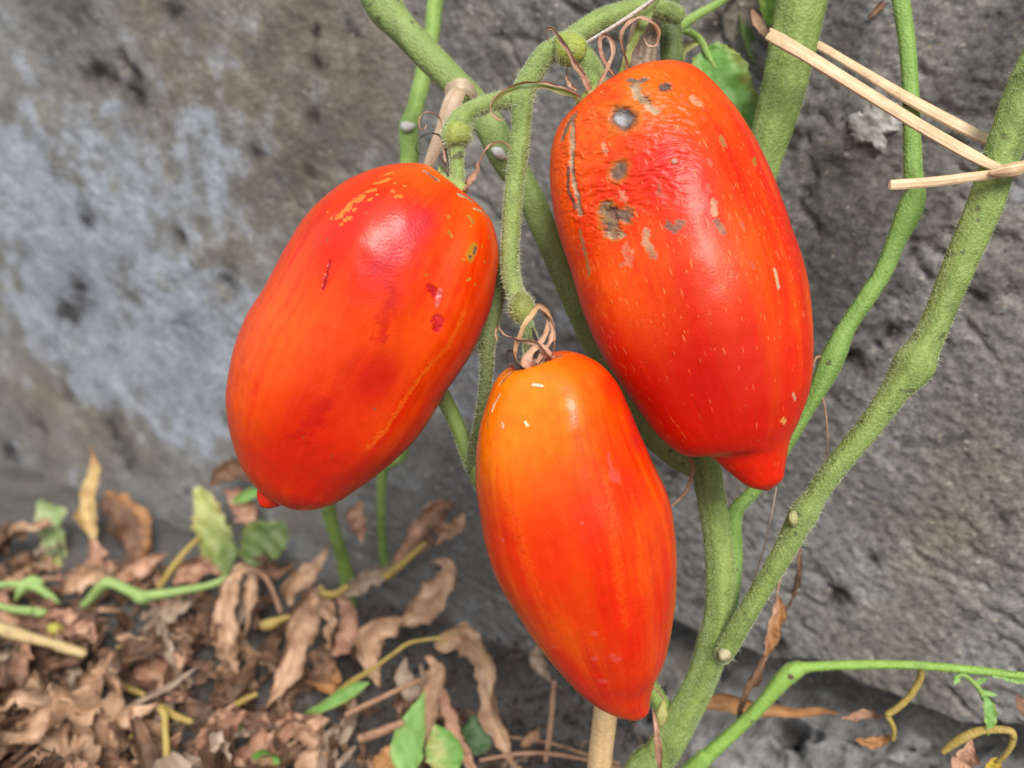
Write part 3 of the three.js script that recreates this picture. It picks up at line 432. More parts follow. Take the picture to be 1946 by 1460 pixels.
const fruitB = makeFruit({
  markScale: 1.22, seed: 8, D: 0.258, tilt: -0.04, pit: 0.003, rough: 0.36, nu: 420, nv: 520, tw: 1800,
  st: [[1124, 186, 1126, 185], [1112, 198, 1142, 171], [1088, 217, 1180, 148], [1062, 243, 1240, 128], [1046, 290, 1312, 134], [1044, 345, 1377, 193], [1052, 400, 1428, 265], [1066, 450, 1471, 362], [1086, 515, 1502, 448], [1104, 580, 1522, 508], [1130, 645, 1535, 575], [1168, 713, 1541, 655], [1213, 777, 1537, 733], [1260, 836, 1516, 795], [1303, 866, 1499, 830], [1350, 869, 1493, 858], [1384, 897, 1489, 885], [1420, 925, 1484, 912], [1455, 933, 1461, 932]],
  ratio: (v) => 0.86, lobes: (th, v) => 0.03 * Math.cos(4 * th + 0.9) + 0.02 * Math.cos(6 * th + 2.4) - 0.05 * Math.exp(-(((th - 2.62) / 0.13) ** 2)) * ss(0.55, 0.12, v),
  orange: (v) => 0.36 - 0.35 * ss(0.55, 0.85, v),
  blobs: [[1230, 160, 120, [0.82, 0.13, 0.002], 0.85], [1120, 250, 90, [0.82, 0.13, 0.002], 0.7], [1330, 180, 80, SKIN.o, 0.8], [1080, 330, 60, SKIN.o, 0.7], [1200, 500, 110, SKIN.o, 0.7], [1140, 560, 70, SKIN.o, 0.6], [1450, 480, 80, SKIN.o, 0.4], [1220, 620, 80, SKIN.o, 0.5], [1500, 600, 50, SKIN.o, 0.4],
    [1290, 330, 90, SKIN.r, 0.8], [1250, 300, 60, SKIN.p, 0.4], [1310, 540, 60, SKIN.d, 0.45], [1200, 680, 90, SKIN.d, 0.6], [1380, 640, 100, SKIN.d, 0.45], [1400, 740, 120, SKIN.d, 0.6], [1300, 780, 100, SKIN.d, 0.6], [1240, 740, 60, SKIN.d, 0.6], [1450, 900, 70, SKIN.r, 0.8], [1120, 560, 30, SKIN.p, 0.6], [1150, 640, 36, SKIN.p, 0.6], [1105, 480, 24, SKIN.p, 0.5], [1500, 840, 34, SKIN.o, 0.35]],
  flecks: [[0.5, 1500, 480, 0.85, [0.84, 0.34, 0.1]], [0.5, 1000, 240, 0.9, [0.76, 0.36, 0.13]], [0.2, 1300, 600, 0.85, [0.3, 0.13, 0.06]], [0.2, 2600, 2000, 0.4, [0.88, 0.3, 0.12]]], fleckEnv: (v, th, n) => 0.1 + 0.95 * ss(0.72, 0.35, v) * (0.7 + n) + 0.7 * ss(1.2, 0.3, th) + 0.5 * ss(2.2, 2.8, th),
  wrinkles: [[1150, 250, 90, 1], [1220, 200, 80, 0.8], [1130, 330, 80, 1], [1210, 330, 70, 0.9], [1280, 230, 60, 0.4], [1270, 290, 50, 0.4], [1330, 200, 50, 0.25], [1110, 400, 60, 0.5], [1180, 380, 50, 0.4], [1180, 150, 60, 0.7]],
  marks: [
    { pts: [[1180, 222], [1188, 232]], r: 19, c: SCAR.dark, c2: SCAR.grey, core: SCAR.white, halo: SCAR.olive, rough: 0.38, h: -0.0009, rag: 0.22, grain: 60 },
    { pts: [[1175, 320], [1175, 331]], r: 13, c: SCAR.tan, c2: SCAR.grey, halo: SCAR.olive, rough: 0.6, h: -0.0006, rag: 0.15 },
    { pts: [[1150, 398], [1155, 412], [1162, 425], [1166, 440]], r: 13, c: SCAR.grey, c2: SCAR.tan, halo: SCAR.olive, rough: 0.55, h: -0.0006, rag: 0.5, grain: 60 }, { pts: [[1160, 410], [1178, 405], [1188, 410]], r: 11, c: SCAR.tan, c2: SCAR.grey, halo: SCAR.olive, rough: 0.55, h: -0.0005, rag: 0.5, grain: 60 }, { pts: [[1160, 444], [1182, 446]], r: 7, c: SCAR.pale, c2: SCAR.tan, rough: 0.55, h: -0.0003 },
    { pts: [[1197, 153], [1214, 156], [1225, 150]], r: 6, c: SCAR.grey, c2: SCAR.tan, rough: 0.6, h: -0.0003 }, { pts: [[1209, 166], [1215, 182], [1224, 190]], r: 9, c: SCAR.grey, c2: SCAR.pale, halo: SCAR.olive, rough: 0.5, h: -0.0005 }, { pts: [[1224, 190], [1236, 204], [1248, 216]], r: 7, c: SCAR.tan, c2: SCAR.pale, rough: 0.5, h: -0.0004 },
    { pts: [[1262, 163], [1273, 164]], r: 9, c: SCAR.dark, c2: SCAR.grey, rough: 0.5, h: -0.0004, rag: 0.4 },
    { pts: [[1090, 222], [1078, 240], [1072, 258]], r: 9, c: SCAR.grey, c2: SCAR.tan, rough: 0.6, h: -0.0004 }, { pts: [[1088, 235], [1088, 280], [1088, 310]], r: 6, c: SCAR.pale, c2: SCAR.tan, rough: 0.65, h: -0.0005, rag: 0.35 }, { pts: [[1088, 310], [1093, 350], [1099, 378], [1103, 408]], r: 5.5, c: [0.62, 0.46, 0.3], c2: SCAR.tan, rough: 0.65, h: -0.0005, rag: 0.35 }, { pts: [[1080, 320], [1084, 360], [1094, 395]], r: 4, c: SCAR.dark, c2: SCAR.grey, rough: 0.6, k: 0.9 },
    { pts: [[1281, 306]], r: 5.5, c: [0.4, 0.16, 0.08], core: [0.4, 0.34, 0.32], rough: 0.5, h: 0.0003, rag: 0.2 },
    { pts: [[1268, 428], [1278, 434], [1292, 426]], r: 8, c: SCAR.grey, c2: SCAR.tan, rough: 0.5, rag: 0.7, k: 0.85 }, { pts: [[1357, 382], [1358, 408]], r: 6, c: SCAR.tan, c2: SCAR.pale, rough: 0.5, rag: 0.6, k: 0.8 }, { pts: [[1364, 420], [1378, 442]], r: 6, c: SCAR.tan, c2: SCAR.grey, rough: 0.5, rag: 0.6, k: 0.85 },
    { pts: [[1232, 442], [1230, 462], [1240, 488]], r: 6, c: SCAR.pale, c2: SCAR.tan, rough: 0.5, rag: 0.6, k: 0.8 }, { pts: [[1190, 480], [1192, 498]], r: 9, c: SCAR.tan, c2: SCAR.pale, rough: 0.5, rag: 1.1, k: 0.4 }, { pts: [[1396, 519]], r: 9, c: SCAR.grey, c2: SCAR.tan, rough: 0.45, rag: 0.8, k: 0.3 }, { pts: [[1472, 514], [1477, 544]], r: 3.2, c: SCAR.pale, rough: 0.5 },
    { pts: [[1181, 368], [1184, 380]], r: 6, c: SCAR.pale, c2: SCAR.tan, rough: 0.5, rag: 0.9, k: 0.45 }, { pts: [[1104, 440], [1112, 480], [1122, 520]], r: 4, c: SCAR.olive, c2: SCAR.tan, rough: 0.55, rag: 1.1, k: 0.9 }, { pts: [[1370, 260], [1376, 275]], r: 5, c: SCAR.tan, c2: SCAR.olive, rag: 0.8, k: 0.8 }, { pts: [[1320, 186], [1326, 196]], r: 8, c: SCAR.tan, c2: SCAR.pale, rag: 0.8, k: 0.7 }, { pts: [[1434, 300], [1436, 308]], r: 6, c: SCAR.olive, k: 0.8, rag: 0.6 },
    { pts: [[1150, 275], [1156, 290]], r: 5, c: SCAR.pale, rag: 0.8, k: 0.6 }, { pts: [[1505, 750], [1510, 758]], r: 3, c: SCAR.pale, k: 0.8 }, { pts: [[1485, 798], [1490, 804]], r: 4, c: [0.7, 0.45, 0.1], k: 0.7, rag: 0.9 },
    ...dots([[1250, 350, 3], [1262, 372, 3], [1234, 382, 3], [1290, 380, 3], [1253, 360, 4, 1255, 372], [1285, 262, 4], [1300, 275, 3, 1304, 285], [1345, 306, 4, 1349, 314], [1335, 228, 4], [1296, 180, 4], [1305, 200, 3], [1315, 330, 3, 1319, 342], [1345, 350, 3, 1350, 362], [1410, 420, 3, 1416, 436], [1430, 500, 3, 1433, 512], [1360, 470, 3, 1362, 480]], { c: SCAR.tan, c2: SCAR.grey, k: 0.5, rough: 0.5, rag: 0.9 }),
  ],
});
const fruitC = makeFruit({
  seed: 14, D: 0.252, tilt: 0.2, pit: 0.003, rough: 0.27, nu: 300, nv: 380,
  st: [[1007, 690, 1009, 689], [990, 696, 1031, 682], [964, 703, 1076, 668], [942, 724, 1131, 687], [924, 768, 1168, 722], [911, 815, 1190, 765], [905, 868, 1211, 818], [907, 930, 1239, 880], [917, 1002, 1268, 942], [935, 1074, 1281, 1010], [963, 1133, 1285, 1086], [1003, 1196, 1280, 1166], [1047, 1252, 1266, 1240], [1090, 1301, 1247, 1288], [1133, 1339, 1237, 1325], [1178, 1360, 1233, 1349], [1214, 1367, 1220, 1366]],
  ratio: (v) => 0.9, lobes: (th, v) => 0.03 * Math.cos(3 * th + 2.2) + 0.03 * Math.cos(5 * th + 0.3) - 0.05 * Math.exp(-(((th - 0.62) / 0.3) ** 2)) * ss(0.05, 0.25, v) * ss(0.6, 0.35, v),
  orange: (v) => 0.47 - 0.2 * ss(0.5, 0.9, v),
  blobs: [[950, 760, 110, SKIN.y, 1], [930, 850, 100, SKIN.y, 0.85], [1000, 750, 100, SKIN.y, 0.85], [990, 830, 110, [0.82, 0.16, 0.002], 0.8], [1030, 720, 60, [0.84, 0.2, 0.006], 0.8], [970, 850, 60, [0.84, 0.2, 0.006], 0.8], [1100, 700, 60, SKIN.o, 0.6], [1160, 740, 34, SKIN.r, 0.8], [1020, 930, 90, SKIN.o, 0.6], [1050, 1050, 100, SKIN.r, 0.5], [1120, 980, 90, SKIN.r, 0.45], [1230, 1000, 50, SKIN.o, 0.6], [1150, 1180, 80, SKIN.r, 0.6], [1240, 1080, 40, SKIN.o, 0.5], [1190, 1320, 60, SKIN.r, 0.6], [1060, 1200, 60, SKIN.o, 0.5], [1200, 800, 20, SKIN.p, 0.7], [1208, 842, 20, SKIN.p, 0.7], [1185, 755, 20, SKIN.p, 0.6], [915, 980, 30, SKIN.p, 0.5]],
  flecks: [[0.02, 1500, 600, 0.5, [0.88, 0.4, 0.12]], [0.14, 2600, 2400, 0.35, [0.9, 0.35, 0.18]]], fleckEnv: (v) => 0.7 + 0.8 * ss(0.4, 0.9, v),
  marks: [
    { pts: [[1013, 733], [1028, 733]], r: 3.6, c: [0.75, 0.5, 0.3], c2: [0.7, 0.58, 0.46], rough: 0.35, h: 0.0004, rag: 0.3 }, { pts: [[951, 752], [944, 764], [937, 778]], r: 3.2, c: SCAR.pale, c2: [0.7, 0.55, 0.35], h: 0.0002 }, { pts: [[953, 804], [955, 814]], r: 3.5, c: SCAR.pale, h: 0.0002 }, { pts: [[999, 801], [1002, 809]], r: 3.2, c: [0.8, 0.6, 0.4], h: 0.0002 },
    { pts: [[990, 696], [972, 702], [955, 716]], r: 4.5, c: SCAR.dark, c2: SCAR.tan, rough: 0.7, h: -0.0004, rag: 0.7 }, { pts: [[972, 708], [958, 722], [952, 728]], r: 4, c: SCAR.dark, c2: SCAR.pale, rough: 0.7, h: -0.0004, rag: 0.6 }, { pts: [[1044, 680], [1060, 676], [1068, 678]], r: 4, c: SCAR.tan, c2: SCAR.grey, rough: 0.7 },
    { pts: [[930, 780], [928, 815]], r: 2.2, c: SCAR.olive, k: 0.7, rag: 1 },
    { pts: [[960, 940], [985, 1030], [1010, 1110], [1045, 1190]], r: 10, c: SKIN.y, k: 0.1, rough: 0.36, rag: 1, soft: 0.1 }, { pts: [[975, 960], [1000, 1050], [1030, 1130]], r: 8, c: SKIN.y, k: 0.08, rough: 0.36, rag: 1, soft: 0.1 }, { pts: [[1150, 900], [1165, 1010], [1175, 1100], [1188, 1190]], r: 9, c: SKIN.y, k: 0.1, rough: 0.36, rag: 1.1, soft: 0.1 }, { pts: [[1200, 930], [1215, 1040], [1220, 1130]], r: 8, c: SKIN.y, k: 0.1, rough: 0.36, rag: 1.1, soft: 0.1 },
    ...dots([[1168, 900, 13, 1168, 908], [1157, 862, 5, 1157, 880], [1130, 1206, 7], [1128, 1252, 8], [1164, 1248, 10, 1172, 1252], [1143, 1294, 7, 1149, 1297], [953, 1028, 5], [1104, 995, 4], [1050, 1230, 6]], { c: [0.75, 0.12, 0.1], k: 0.35, rough: 0.3, rag: 0.4 }),
  ],
});
const SEPAL = { dry: { a: [0.36, 0.19, 0.12], b: [0.58, 0.35, 0.23], edge: [0.26, 0.13, 0.08], vein: [0.28, 0.15, 0.09] }, dark: { a: [0.03, 0.024, 0.02], b: [0.09, 0.065, 0.05], edge: [0.02, 0.015, 0.012], vein: [0.03, 0.02, 0.02] }, green: { a: [0.1, 0.17, 0.03], b: [0.2, 0.28, 0.06], edge: [0.34, 0.2, 0.1], vein: [0.2, 0.27, 0.07] } };
const strip = (t) => 0.55 + 0.45 * Math.sin(Math.PI * clamp(t * 0.9 + 0.1)) - 0.35 * ss(0.8, 1, t);
const sepal = (parent, pts, pal = SEPAL.dry, o = {}) => ribbonPart('sepal', parent, pts, pal, { roll: 2.1, crumple: 0.6, serr: 0.3, nv: 70, nu: 8, veins: 0.15, shape: (t) => 0.85 * strip(t), edge: 0.5, wobble: 0.7, ...o });

const tomatoA = thing('tomato', 'red tomato left of the cluster, leaning down to the left, yellow-speckled on its shoulder', 'tomato', fruitA.base, undefined);
part('fruit', fruitA.g, fruitA.mat, tomatoA);
stem('blossom_tip', tomatoA, [[560, 895, 0.272, 30], [532, 925, 0.27, 33], [516, 942, 0.269, 30], [508, 956, 0.268, 20], [505, 966, 0.2675, 8]], { a: SKIN.r, b: [0.7, 0.04, 0.004], dark: SKIN.r, spot: SKIN.r }, { mat: new THREE.MeshPhysicalMaterial({ vertexColors: true, roughness: 0.42, ior: 1.45 }), rib: 0.01, bump: 0.04, fine: 0, streak: 0 });
stem('stalk', tomatoA, [[868, 262, 0.262, 13], [868, 285, 0.262, 14], [868, 318, 0.261, 13], [869, 345, 0.260, 15], [869, 368, 0.262, 15]], GREEN, { hair: 1500, longs: 0.04 });
{
  stem('calyx', tomatoA, [[852, 338, 0.259, 5], [862, 350, 0.2575, 11], [874, 357, 0.257, 13], [888, 360, 0.258, 7]], { ...GREEN, a: [0.22, 0.3, 0.06], b: [0.36, 0.45, 0.13] }, { hair: 250 });
  stem('knuckle', tomatoA, [[884, 228, 0.262, 10], [878, 238, 0.262, 22], [870, 250, 0.2618, 28], [867, 264, 0.2618, 28], [867, 275, 0.262, 21], [868, 281, 0.262, 11]], { ...GREEN, a: [0.2, 0.26, 0.035], b: [0.34, 0.4, 0.08] }, { sides: 32, hair: 1600, longs: 0.06, spots: 0.1 });
  sepal(tomatoA, [[876, 358, 0.257, 12], [887, 352, 0.255, 13], [902, 335, 0.254, 10], [913, 312, 0.253, 8], [919, 292, 0.253, 8], [934, 276, 0.253, 7], [955, 271, 0.254, 5], [972, 281, 0.256, 3]], SEPAL.dry, { twist1: 1.6 });
  sepal(tomatoA, [[862, 345, 0.259, 6], [848, 318, 0.261, 7], [838, 300, 0.262, 6], [848, 285, 0.263, 4]], SEPAL.dark, { twist1: 1 });
  sepal(tomatoA, [[850, 330, 0.262, 3], [842, 280, 0.262, 3.5], [838, 232, 0.262, 3], [830, 218, 0.261, 3], [810, 213, 0.26, 3], [796, 224, 0.26, 3], [796, 242, 0.261, 3], [806, 246, 0.262, 2.5], [811, 237, 0.262, 2]], SEPAL.dry, { nv: 110, twist1: 2 });
  sepal(tomatoA, [[858, 340, 0.262, 3], [848, 290, 0.262, 3], [838, 260, 0.262, 3], [822, 253, 0.261, 3], [802, 258, 0.26, 3], [790, 277, 0.26, 3], [795, 292, 0.261, 2.5], [808, 294, 0.262, 2]], SEPAL.dark, { nv: 110, twist1: 2 });
  sepal(tomatoA, [[858, 352, 0.26, 6], [846, 336, 0.261, 9], [838, 322, 0.263, 8], [835, 310, 0.265, 3]], { ...SEPAL.green, a: [0.26, 0.34, 0.07], b: [0.4, 0.48, 0.16] }, { green: true, nv: 24 });
}
const tomatoB = thing('tomato', 'largest red tomato at upper right with wrinkled skin, brown scars and a pointed tip', 'tomato', fruitB.base);
part('fruit', fruitB.g, fruitB.mat, tomatoB);
stem('stalk', tomatoB, [[1095, 92, 0.265, 19], [1110, 110, 0.264, 20], [1126, 135, 0.263, 20], [1133, 158, 0.261, 18], [1132, 180, 0.262, 16]], GREEN, { hair: 2200, longs: 0.05 });
{
  stem('calyx', tomatoB, [[1098, 196, 0.257, 5], [1108, 191, 0.255, 10], [1124, 180, 0.254, 14], [1142, 168, 0.255, 12], [1156, 158, 0.257, 5]], { ...GREEN, a: [0.2, 0.24, 0.04], b: [0.34, 0.36, 0.1] }, { hair: 250 });
  sepal(tomatoB, [[1122, 180, 0.253, 11], [1115, 158, 0.251, 10], [1103, 135, 0.25, 8], [1090, 115, 0.25, 8], [1078, 94, 0.25, 7], [1066, 74, 0.25, 7], [1052, 55, 0.251, 6], [1040, 54, 0.253, 5], [1038, 66, 0.255, 5], [1046, 84, 0.257, 3]], SEPAL.dry, { nv: 110, twist1: 1.2 });
  sepal(tomatoB, [[1122, 192, 0.251, 4], [1134, 176, 0.251, 7], [1144, 152, 0.25, 7], [1157, 126, 0.249, 7], [1166, 100, 0.249, 7], [1163, 76, 0.25, 7], [1152, 66, 0.251, 6], [1141, 74, 0.252, 6], [1141, 96, 0.253, 7], [1152, 122, 0.254, 9], [1172, 148, 0.256, 8]], SEPAL.dry, { nv: 140, twist1: 1.8 });
  sepal(tomatoB, [[1106, 192, 0.254, 7], [1088, 180, 0.252, 8], [1062, 170, 0.25, 9], [1024, 160, 0.249, 9], [985, 163, 0.248, 9], [956, 177, 0.248, 7], [936, 197, 0.249, 6], [936, 214, 0.25, 6], [947, 227, 0.25, 6], [960, 226, 0.251, 4]], SEPAL.green, { nv: 120, roll: 1.1, twist1: 0.8, edge: 0.7, pal2: SEPAL.dry, mixer: (t, s) => clamp(ss(0.72, 0.9, t) + ss(0.1, 0.5, s)), green: true });
  sepal(tomatoB, [[1194, 142, 0.262, 6], [1190, 110, 0.26, 7], [1181, 72, 0.258, 8], [1192, 48, 0.257, 8], [1212, 36, 0.257, 8], [1234, 42, 0.257, 7], [1249, 62, 0.258, 7], [1246, 84, 0.259, 6], [1232, 86, 0.259, 5], [1224, 72, 0.26, 3]], SEPAL.dry, { nv: 130, twist0: 0.6, twist1: 1.8 });
  sepal(tomatoB, [[1178, 148, 0.263, 10], [1190, 115, 0.262, 10], [1203, 82, 0.261, 10], [1226, 38, 0.26, 12], [1246, 6, 0.26, 10], [1256, -12, 0.26, 6]], { ...SEPAL.green, a: [0.18, 0.27, 0.045], b: [0.34, 0.4, 0.1] }, { nv: 60, roll: 0.9, green: true });
  sepal(tomatoB, [[1096, 172, 0.262, 5], [1085, 162, 0.264, 6], [1078, 146, 0.265, 5], [1077, 130, 0.266, 3]], SEPAL.dry, { nv: 30, twist1: 1 });
}
const tomatoC = thing('tomato', 'orange-red tomato hanging lowest in the middle with a yellowish shoulder and dry curled sepals', 'tomato', fruitC.base);
part('fruit', fruitC.g, fruitC.mat, tomatoC);
stem('stalk', tomatoC, [[994, 600, 0.258, 10], [1003, 625, 0.256, 13], [1009, 655, 0.253, 15], [1011, 680, 0.25, 17], [1010, 698, 0.25, 16]], OLIVE, { hair: 1500, longs: 0.03 });
{
  stem('calyx', tomatoC, [[966, 692, 0.246, 3], [985, 696, 0.243, 7], [1008, 694, 0.2415, 11], [1034, 686, 0.2425, 8], [1056, 680, 0.245, 3]], BARK, { flat: 0.5 });
  stem('knuckle', tomatoC, [[982, 560, 0.258, 10], [987, 570, 0.2575, 20], [991, 584, 0.257, 24], [993, 596, 0.257, 23], [995, 606, 0.2575, 17], [997, 612, 0.258, 9]], { ...GREEN, a: [0.2, 0.25, 0.035], b: [0.36, 0.38, 0.09] }, { sides: 32, hair: 1600, longs: 0.08, spots: 0.1 });
  sepal(tomatoC, [[974, 706, 0.2405, 3], [992, 703, 0.2395, 6], [1010, 704, 0.239, 6], [1026, 699, 0.2393, 4]], SEPAL.dark, { nv: 40, crumple: 0.7, pal2: SEPAL.dry, mixer: (t, s) => ss(0, 0.7, s) });
  sepal(tomatoC, [[1028, 694, 0.24, 8], [1042, 688, 0.2405, 10], [1056, 682, 0.2425, 8], [1068, 680, 0.245, 3]], SEPAL.dry, { nv: 40, crumple: 0.7, roll: 0.8 });
  sepal(tomatoC, [[1020, 690, 0.2395, 8], [1036, 668, 0.2385, 9], [1050, 644, 0.2385, 8], [1051, 618, 0.239, 8], [1040, 598, 0.24, 6], [1030, 606, 0.241, 3]], SEPAL.dry, { nv: 80, twist1: 1.2 });
  sepal(tomatoC, [[982, 692, 0.242, 5], [979, 674, 0.241, 6], [985, 648, 0.24, 9], [999, 618, 0.239, 9], [1014, 596, 0.239, 8], [1026, 584, 0.239, 8], [1040, 595, 0.239, 8], [1050, 622, 0.24, 7], [1053, 650, 0.241, 6], [1050, 678, 0.243, 6]], { ...SEPAL.dry, a: [0.42, 0.22, 0.1], b: [0.58, 0.38, 0.2] }, { nv: 130, twist1: 1.3 });
  sepal(tomatoC, [[1032, 588, 0.241, 5], [1043, 606, 0.24, 6], [1040, 630, 0.239, 7], [1026, 652, 0.238, 8], [1010, 670, 0.237, 9], [1003, 686, 0.237, 15], [1010, 701, 0.238, 10]], SEPAL.dry, { nv: 90, twist1: 0.5, shape: (t) => 0.9 });
  sepal(tomatoC, [[946, 650, 0.244, 4], [941, 632, 0.244, 6], [946, 618, 0.243, 6], [958, 634, 0.242, 6], [978, 643, 0.24, 6], [1002, 647, 0.238, 7], [1026, 652, 0.237, 9], [1043, 668, 0.237, 12], [1044, 684, 0.239, 12], [1034, 694, 0.241, 6]].reverse(), SEPAL.dry, { nv: 120, twist1: 0.8 });
  sepal(tomatoC, [[1000, 700, 0.2395, 6], [984, 697, 0.24, 7], [977, 680, 0.24, 5], [974, 668, 0.24, 5], [966, 668, 0.241, 4], [963, 680, 0.242, 4], [966, 690, 0.243, 2]], SEPAL.dark, { nv: 70, twist1: 1.4 });
  sepal(tomatoC, [[1008, 690, 0.246, 7], [1020, 668, 0.246, 6], [1016, 640, 0.247, 5], [1010, 622, 0.248, 3]], SEPAL.dark, { nv: 40 });
}

// ------------------------------------------------------------------ the tomato plant
const root = onGround(1215, 1500, 0);
const plant = thing('tomato_plant', 'hairy green tomato plant whose forked stems carry the three red tomatoes', 'plant', root);
const brownKnots = (c, f, a, q, n1) => c;
stem('main_stem', plant, [[1120, 1700, 0.336, 34], [1175, 1570, 0.32, 34], [1225, 1460, 0.308, 33], [1252, 1440, 0.306, 32], [1297, 1361, 0.302, 31], [1334, 1288, 0.298, 29], [1354, 1225, 0.294, 29], [1366, 1162, 0.292, 27], [1368, 1071, 0.29, 27], [1359, 990, 0.29, 26], [1346, 913, 0.291, 27], [1338, 860, 0.292, 27], [1350, 760, 0.297, 27], [1385, 600, 0.3, 28], [1420, 430, 0.299, 30], [1447, 317, 0.296, 33], [1478, 211, 0.293, 39], [1503, 106, 0.29, 43], [1524, 0, 0.287, 46], [1540, -90, 0.285, 47], [1590, -420, 0.28, 44], [1650, -760, 0.285, 30], [1700, -1000, 0.3, 8]], GREEN, { sides: 40, hair: 34000, bump: 0.07, rib: 0.035, longs: 0.012, spots: 0.5, step: 0.0009 });
stem('branch', plant, [[1372, 1250, 0.29, 14], [1383, 1228, 0.286, 19], [1433, 1144, 0.281, 19], [1487, 1053, 0.276, 20], [1512, 1005, 0.2735, 23], [1528, 976, 0.272, 26], [1548, 945, 0.2705, 21], [1587, 890, 0.267, 21], [1661, 800, 0.263, 23], [1703, 740, 0.261, 27], [1735, 697, 0.26, 38], [1758, 655, 0.2595, 29], [1784, 600, 0.258, 27], [1834, 478, 0.256, 30], [1872, 390, 0.254, 32], [1902, 300, 0.252, 32], [1946, 190, 0.25, 38], [1990, 90, 0.248, 38], [2120, -220, 0.245, 32], [2200, -560, 0.25, 20], [2240, -760, 0.255, 6]], GREEN, { sides: 36, hair: 15000, longs: 0.05, long: 0.003, spots: 0.7 });
stem('branch', plant, [[1358, 900, 0.296, 20], [1335, 890, 0.294, 26], [1280, 862, 0.295, 24], [1212, 800, 0.296, 21], [1150, 700, 0.297, 22], [1090, 570, 0.298, 23], [1040, 450, 0.298, 25], [999, 360, 0.297, 26], [960, 300, 0.296, 30], [937, 252, 0.296, 30], [900, 195, 0.296, 27], [858, 151, 0.296, 27], [814, 107, 0.296, 28], [762, 52, 0.296, 29], [735, 20, 0.296, 35], [712, -25, 0.296, 36], [690, -80, 0.296, 34], [610, -340, 0.293, 26], [560, -600, 0.292, 16], [540, -760, 0.294, 5]], { ...FRESH, a: [0.17, 0.25, 0.06], b: [0.28, 0.38, 0.12], dark: [0.12, 0.15, 0.05] }, { sides: 36, hair: 6000, longs: 0.01, spots: 0.9 });
stem('branch', plant, [[1380, 1200, 0.294, 13], [1392, 1120, 0.293, 14], [1395, 1060, 0.292, 16], [1393, 1005, 0.291, 16], [1400, 968, 0.29, 14], [1430, 936, 0.289, 13], [1470, 885, 0.288, 12], [1510, 820, 0.286, 13], [1540, 768, 0.284, 14], [1568, 712, 0.282, 21], [1586, 672, 0.281, 22], [1612, 618, 0.28, 17], [1672, 528, 0.278, 17], [1702, 460, 0.277, 18], [1728, 402, 0.276, 24], [1738, 368, 0.275, 20], [1735, 325, 0.275, 17], [1733, 247, 0.275, 16], [1726, 106, 0.275, 15], [1712, 0, 0.275, 16], [1700, -80, 0.275, 16], [1690, -380, 0.276, 12], [1720, -600, 0.28, 5]], { ...FRESH, a: [0.15, 0.28, 0.05], b: [0.24, 0.4, 0.09] }, { sides: 28, hair: 3500, max: 0.0005, longs: 0.02, spots: 0.9 });
stem('branch', plant, [[960, -500, 0.336, 5], [890, -220, 0.338, 11], [850, -60, 0.34, 14], [828, 0, 0.34, 15], [820, 64, 0.34, 15], [804, 143, 0.34, 16], [788, 207, 0.339, 16], [776, 244, 0.338, 18], [778, 300, 0.338, 18], [765, 420, 0.342, 16], [720, 620, 0.37, 15], [660, 820, 0.41, 14], [624, 950, 0.44, 14], [645, 1040, 0.46, 12], [660, 1105, 0.475, 14], [664, 1160, 0.482, 12]], FRESH, { sides: 24, spots: 0.8, step: 0.001 });
stem('branch', plant, [[770, 760, 0.42, 8], [768, 860, 0.44, 9], [745, 880, 0.445, 9], [727, 900, 0.45, 9], [725, 1000, 0.465, 8], [731, 1085, 0.48, 9]], FRESH, { sides: 16, step: 0.001 });
stem('branch', plant, [[690, 500, 0.3, 14], [790, 660, 0.298, 15], [840, 750, 0.296, 15], [873, 818, 0.294, 15], [898, 882, 0.292, 16], [940, 960, 0.292, 16], [1040, 1080, 0.296, 16], [1180, 1230, 0.302, 17], [1270, 1360, 0.305, 18]], { ...GREEN, a: [0.16, 0.25, 0.05], b: [0.24, 0.34, 0.08] }, { hair: 3500, longs: 0.02, step: 0.0008 });
// the fruit truss
stem('fruit_truss', plant, [[1290, 30, 0.288, 17], [1240, 14, 0.28, 18], [1193, 22, 0.273, 19], [1142, 38, 0.268, 20], [1097, 66, 0.265, 19], [1066, 88, 0.264, 19], [1040, 100, 0.264, 19], [1018, 130, 0.264, 20], [1000, 162, 0.264, 21], [990, 190, 0.263, 23], [992, 214, 0.263, 19], [986, 287, 0.262, 18], [978, 350, 0.262, 17.5], [972, 420, 0.261, 17.5], [969, 490, 0.26, 17], [972, 530, 0.26, 17], [981, 560, 0.259, 17], [990, 580, 0.258, 21], [992, 596, 0.258, 21], [993, 609, 0.258, 11]], GREEN, { sides: 32, hair: 14000, longs: 0.04, spots: 0.25, label: undefined });
stem('fruit_truss', plant, [[1004, 190, 0.264, 12], [975, 190, 0.264, 17], [950, 191, 0.264, 16], [922, 199, 0.2635, 15], [897, 210, 0.263, 17], [880, 225, 0.262, 21], [869, 245, 0.262, 26], [866, 262, 0.262, 27], [867, 276, 0.262, 20], [868, 281, 0.262, 12]], GREEN, { sides: 32, hair: 5000, longs: 0.05, spots: 0.2 });
stem('knuckle', plant, [[1052, 88, 0.262, 10], [1060, 88, 0.262, 24], [1076, 92, 0.262, 31], [1092, 95, 0.262, 30], [1104, 100, 0.263, 18]], { ...GREEN, a: [0.22, 0.29, 0.04], b: [0.36, 0.42, 0.07] }, { sides: 32, hair: 1500, longs: 0.05, spots: 0.2, bump: 0.1 });
stem('fruit_truss', plant, [[968, 470, 0.272, 15], [955, 520, 0.272, 16], [940, 575, 0.272, 17], [930, 620, 0.272, 18], [925, 645, 0.272, 19], [925, 668, 0.272, 14], [925, 700, 0.273, 13], [920, 755, 0.275, 12], [911, 810, 0.28, 12], [900, 860, 0.288, 12], [893, 890, 0.292, 11]], OLIVE, { hair: 5000, longs: 0.03, spots: 0.4 });
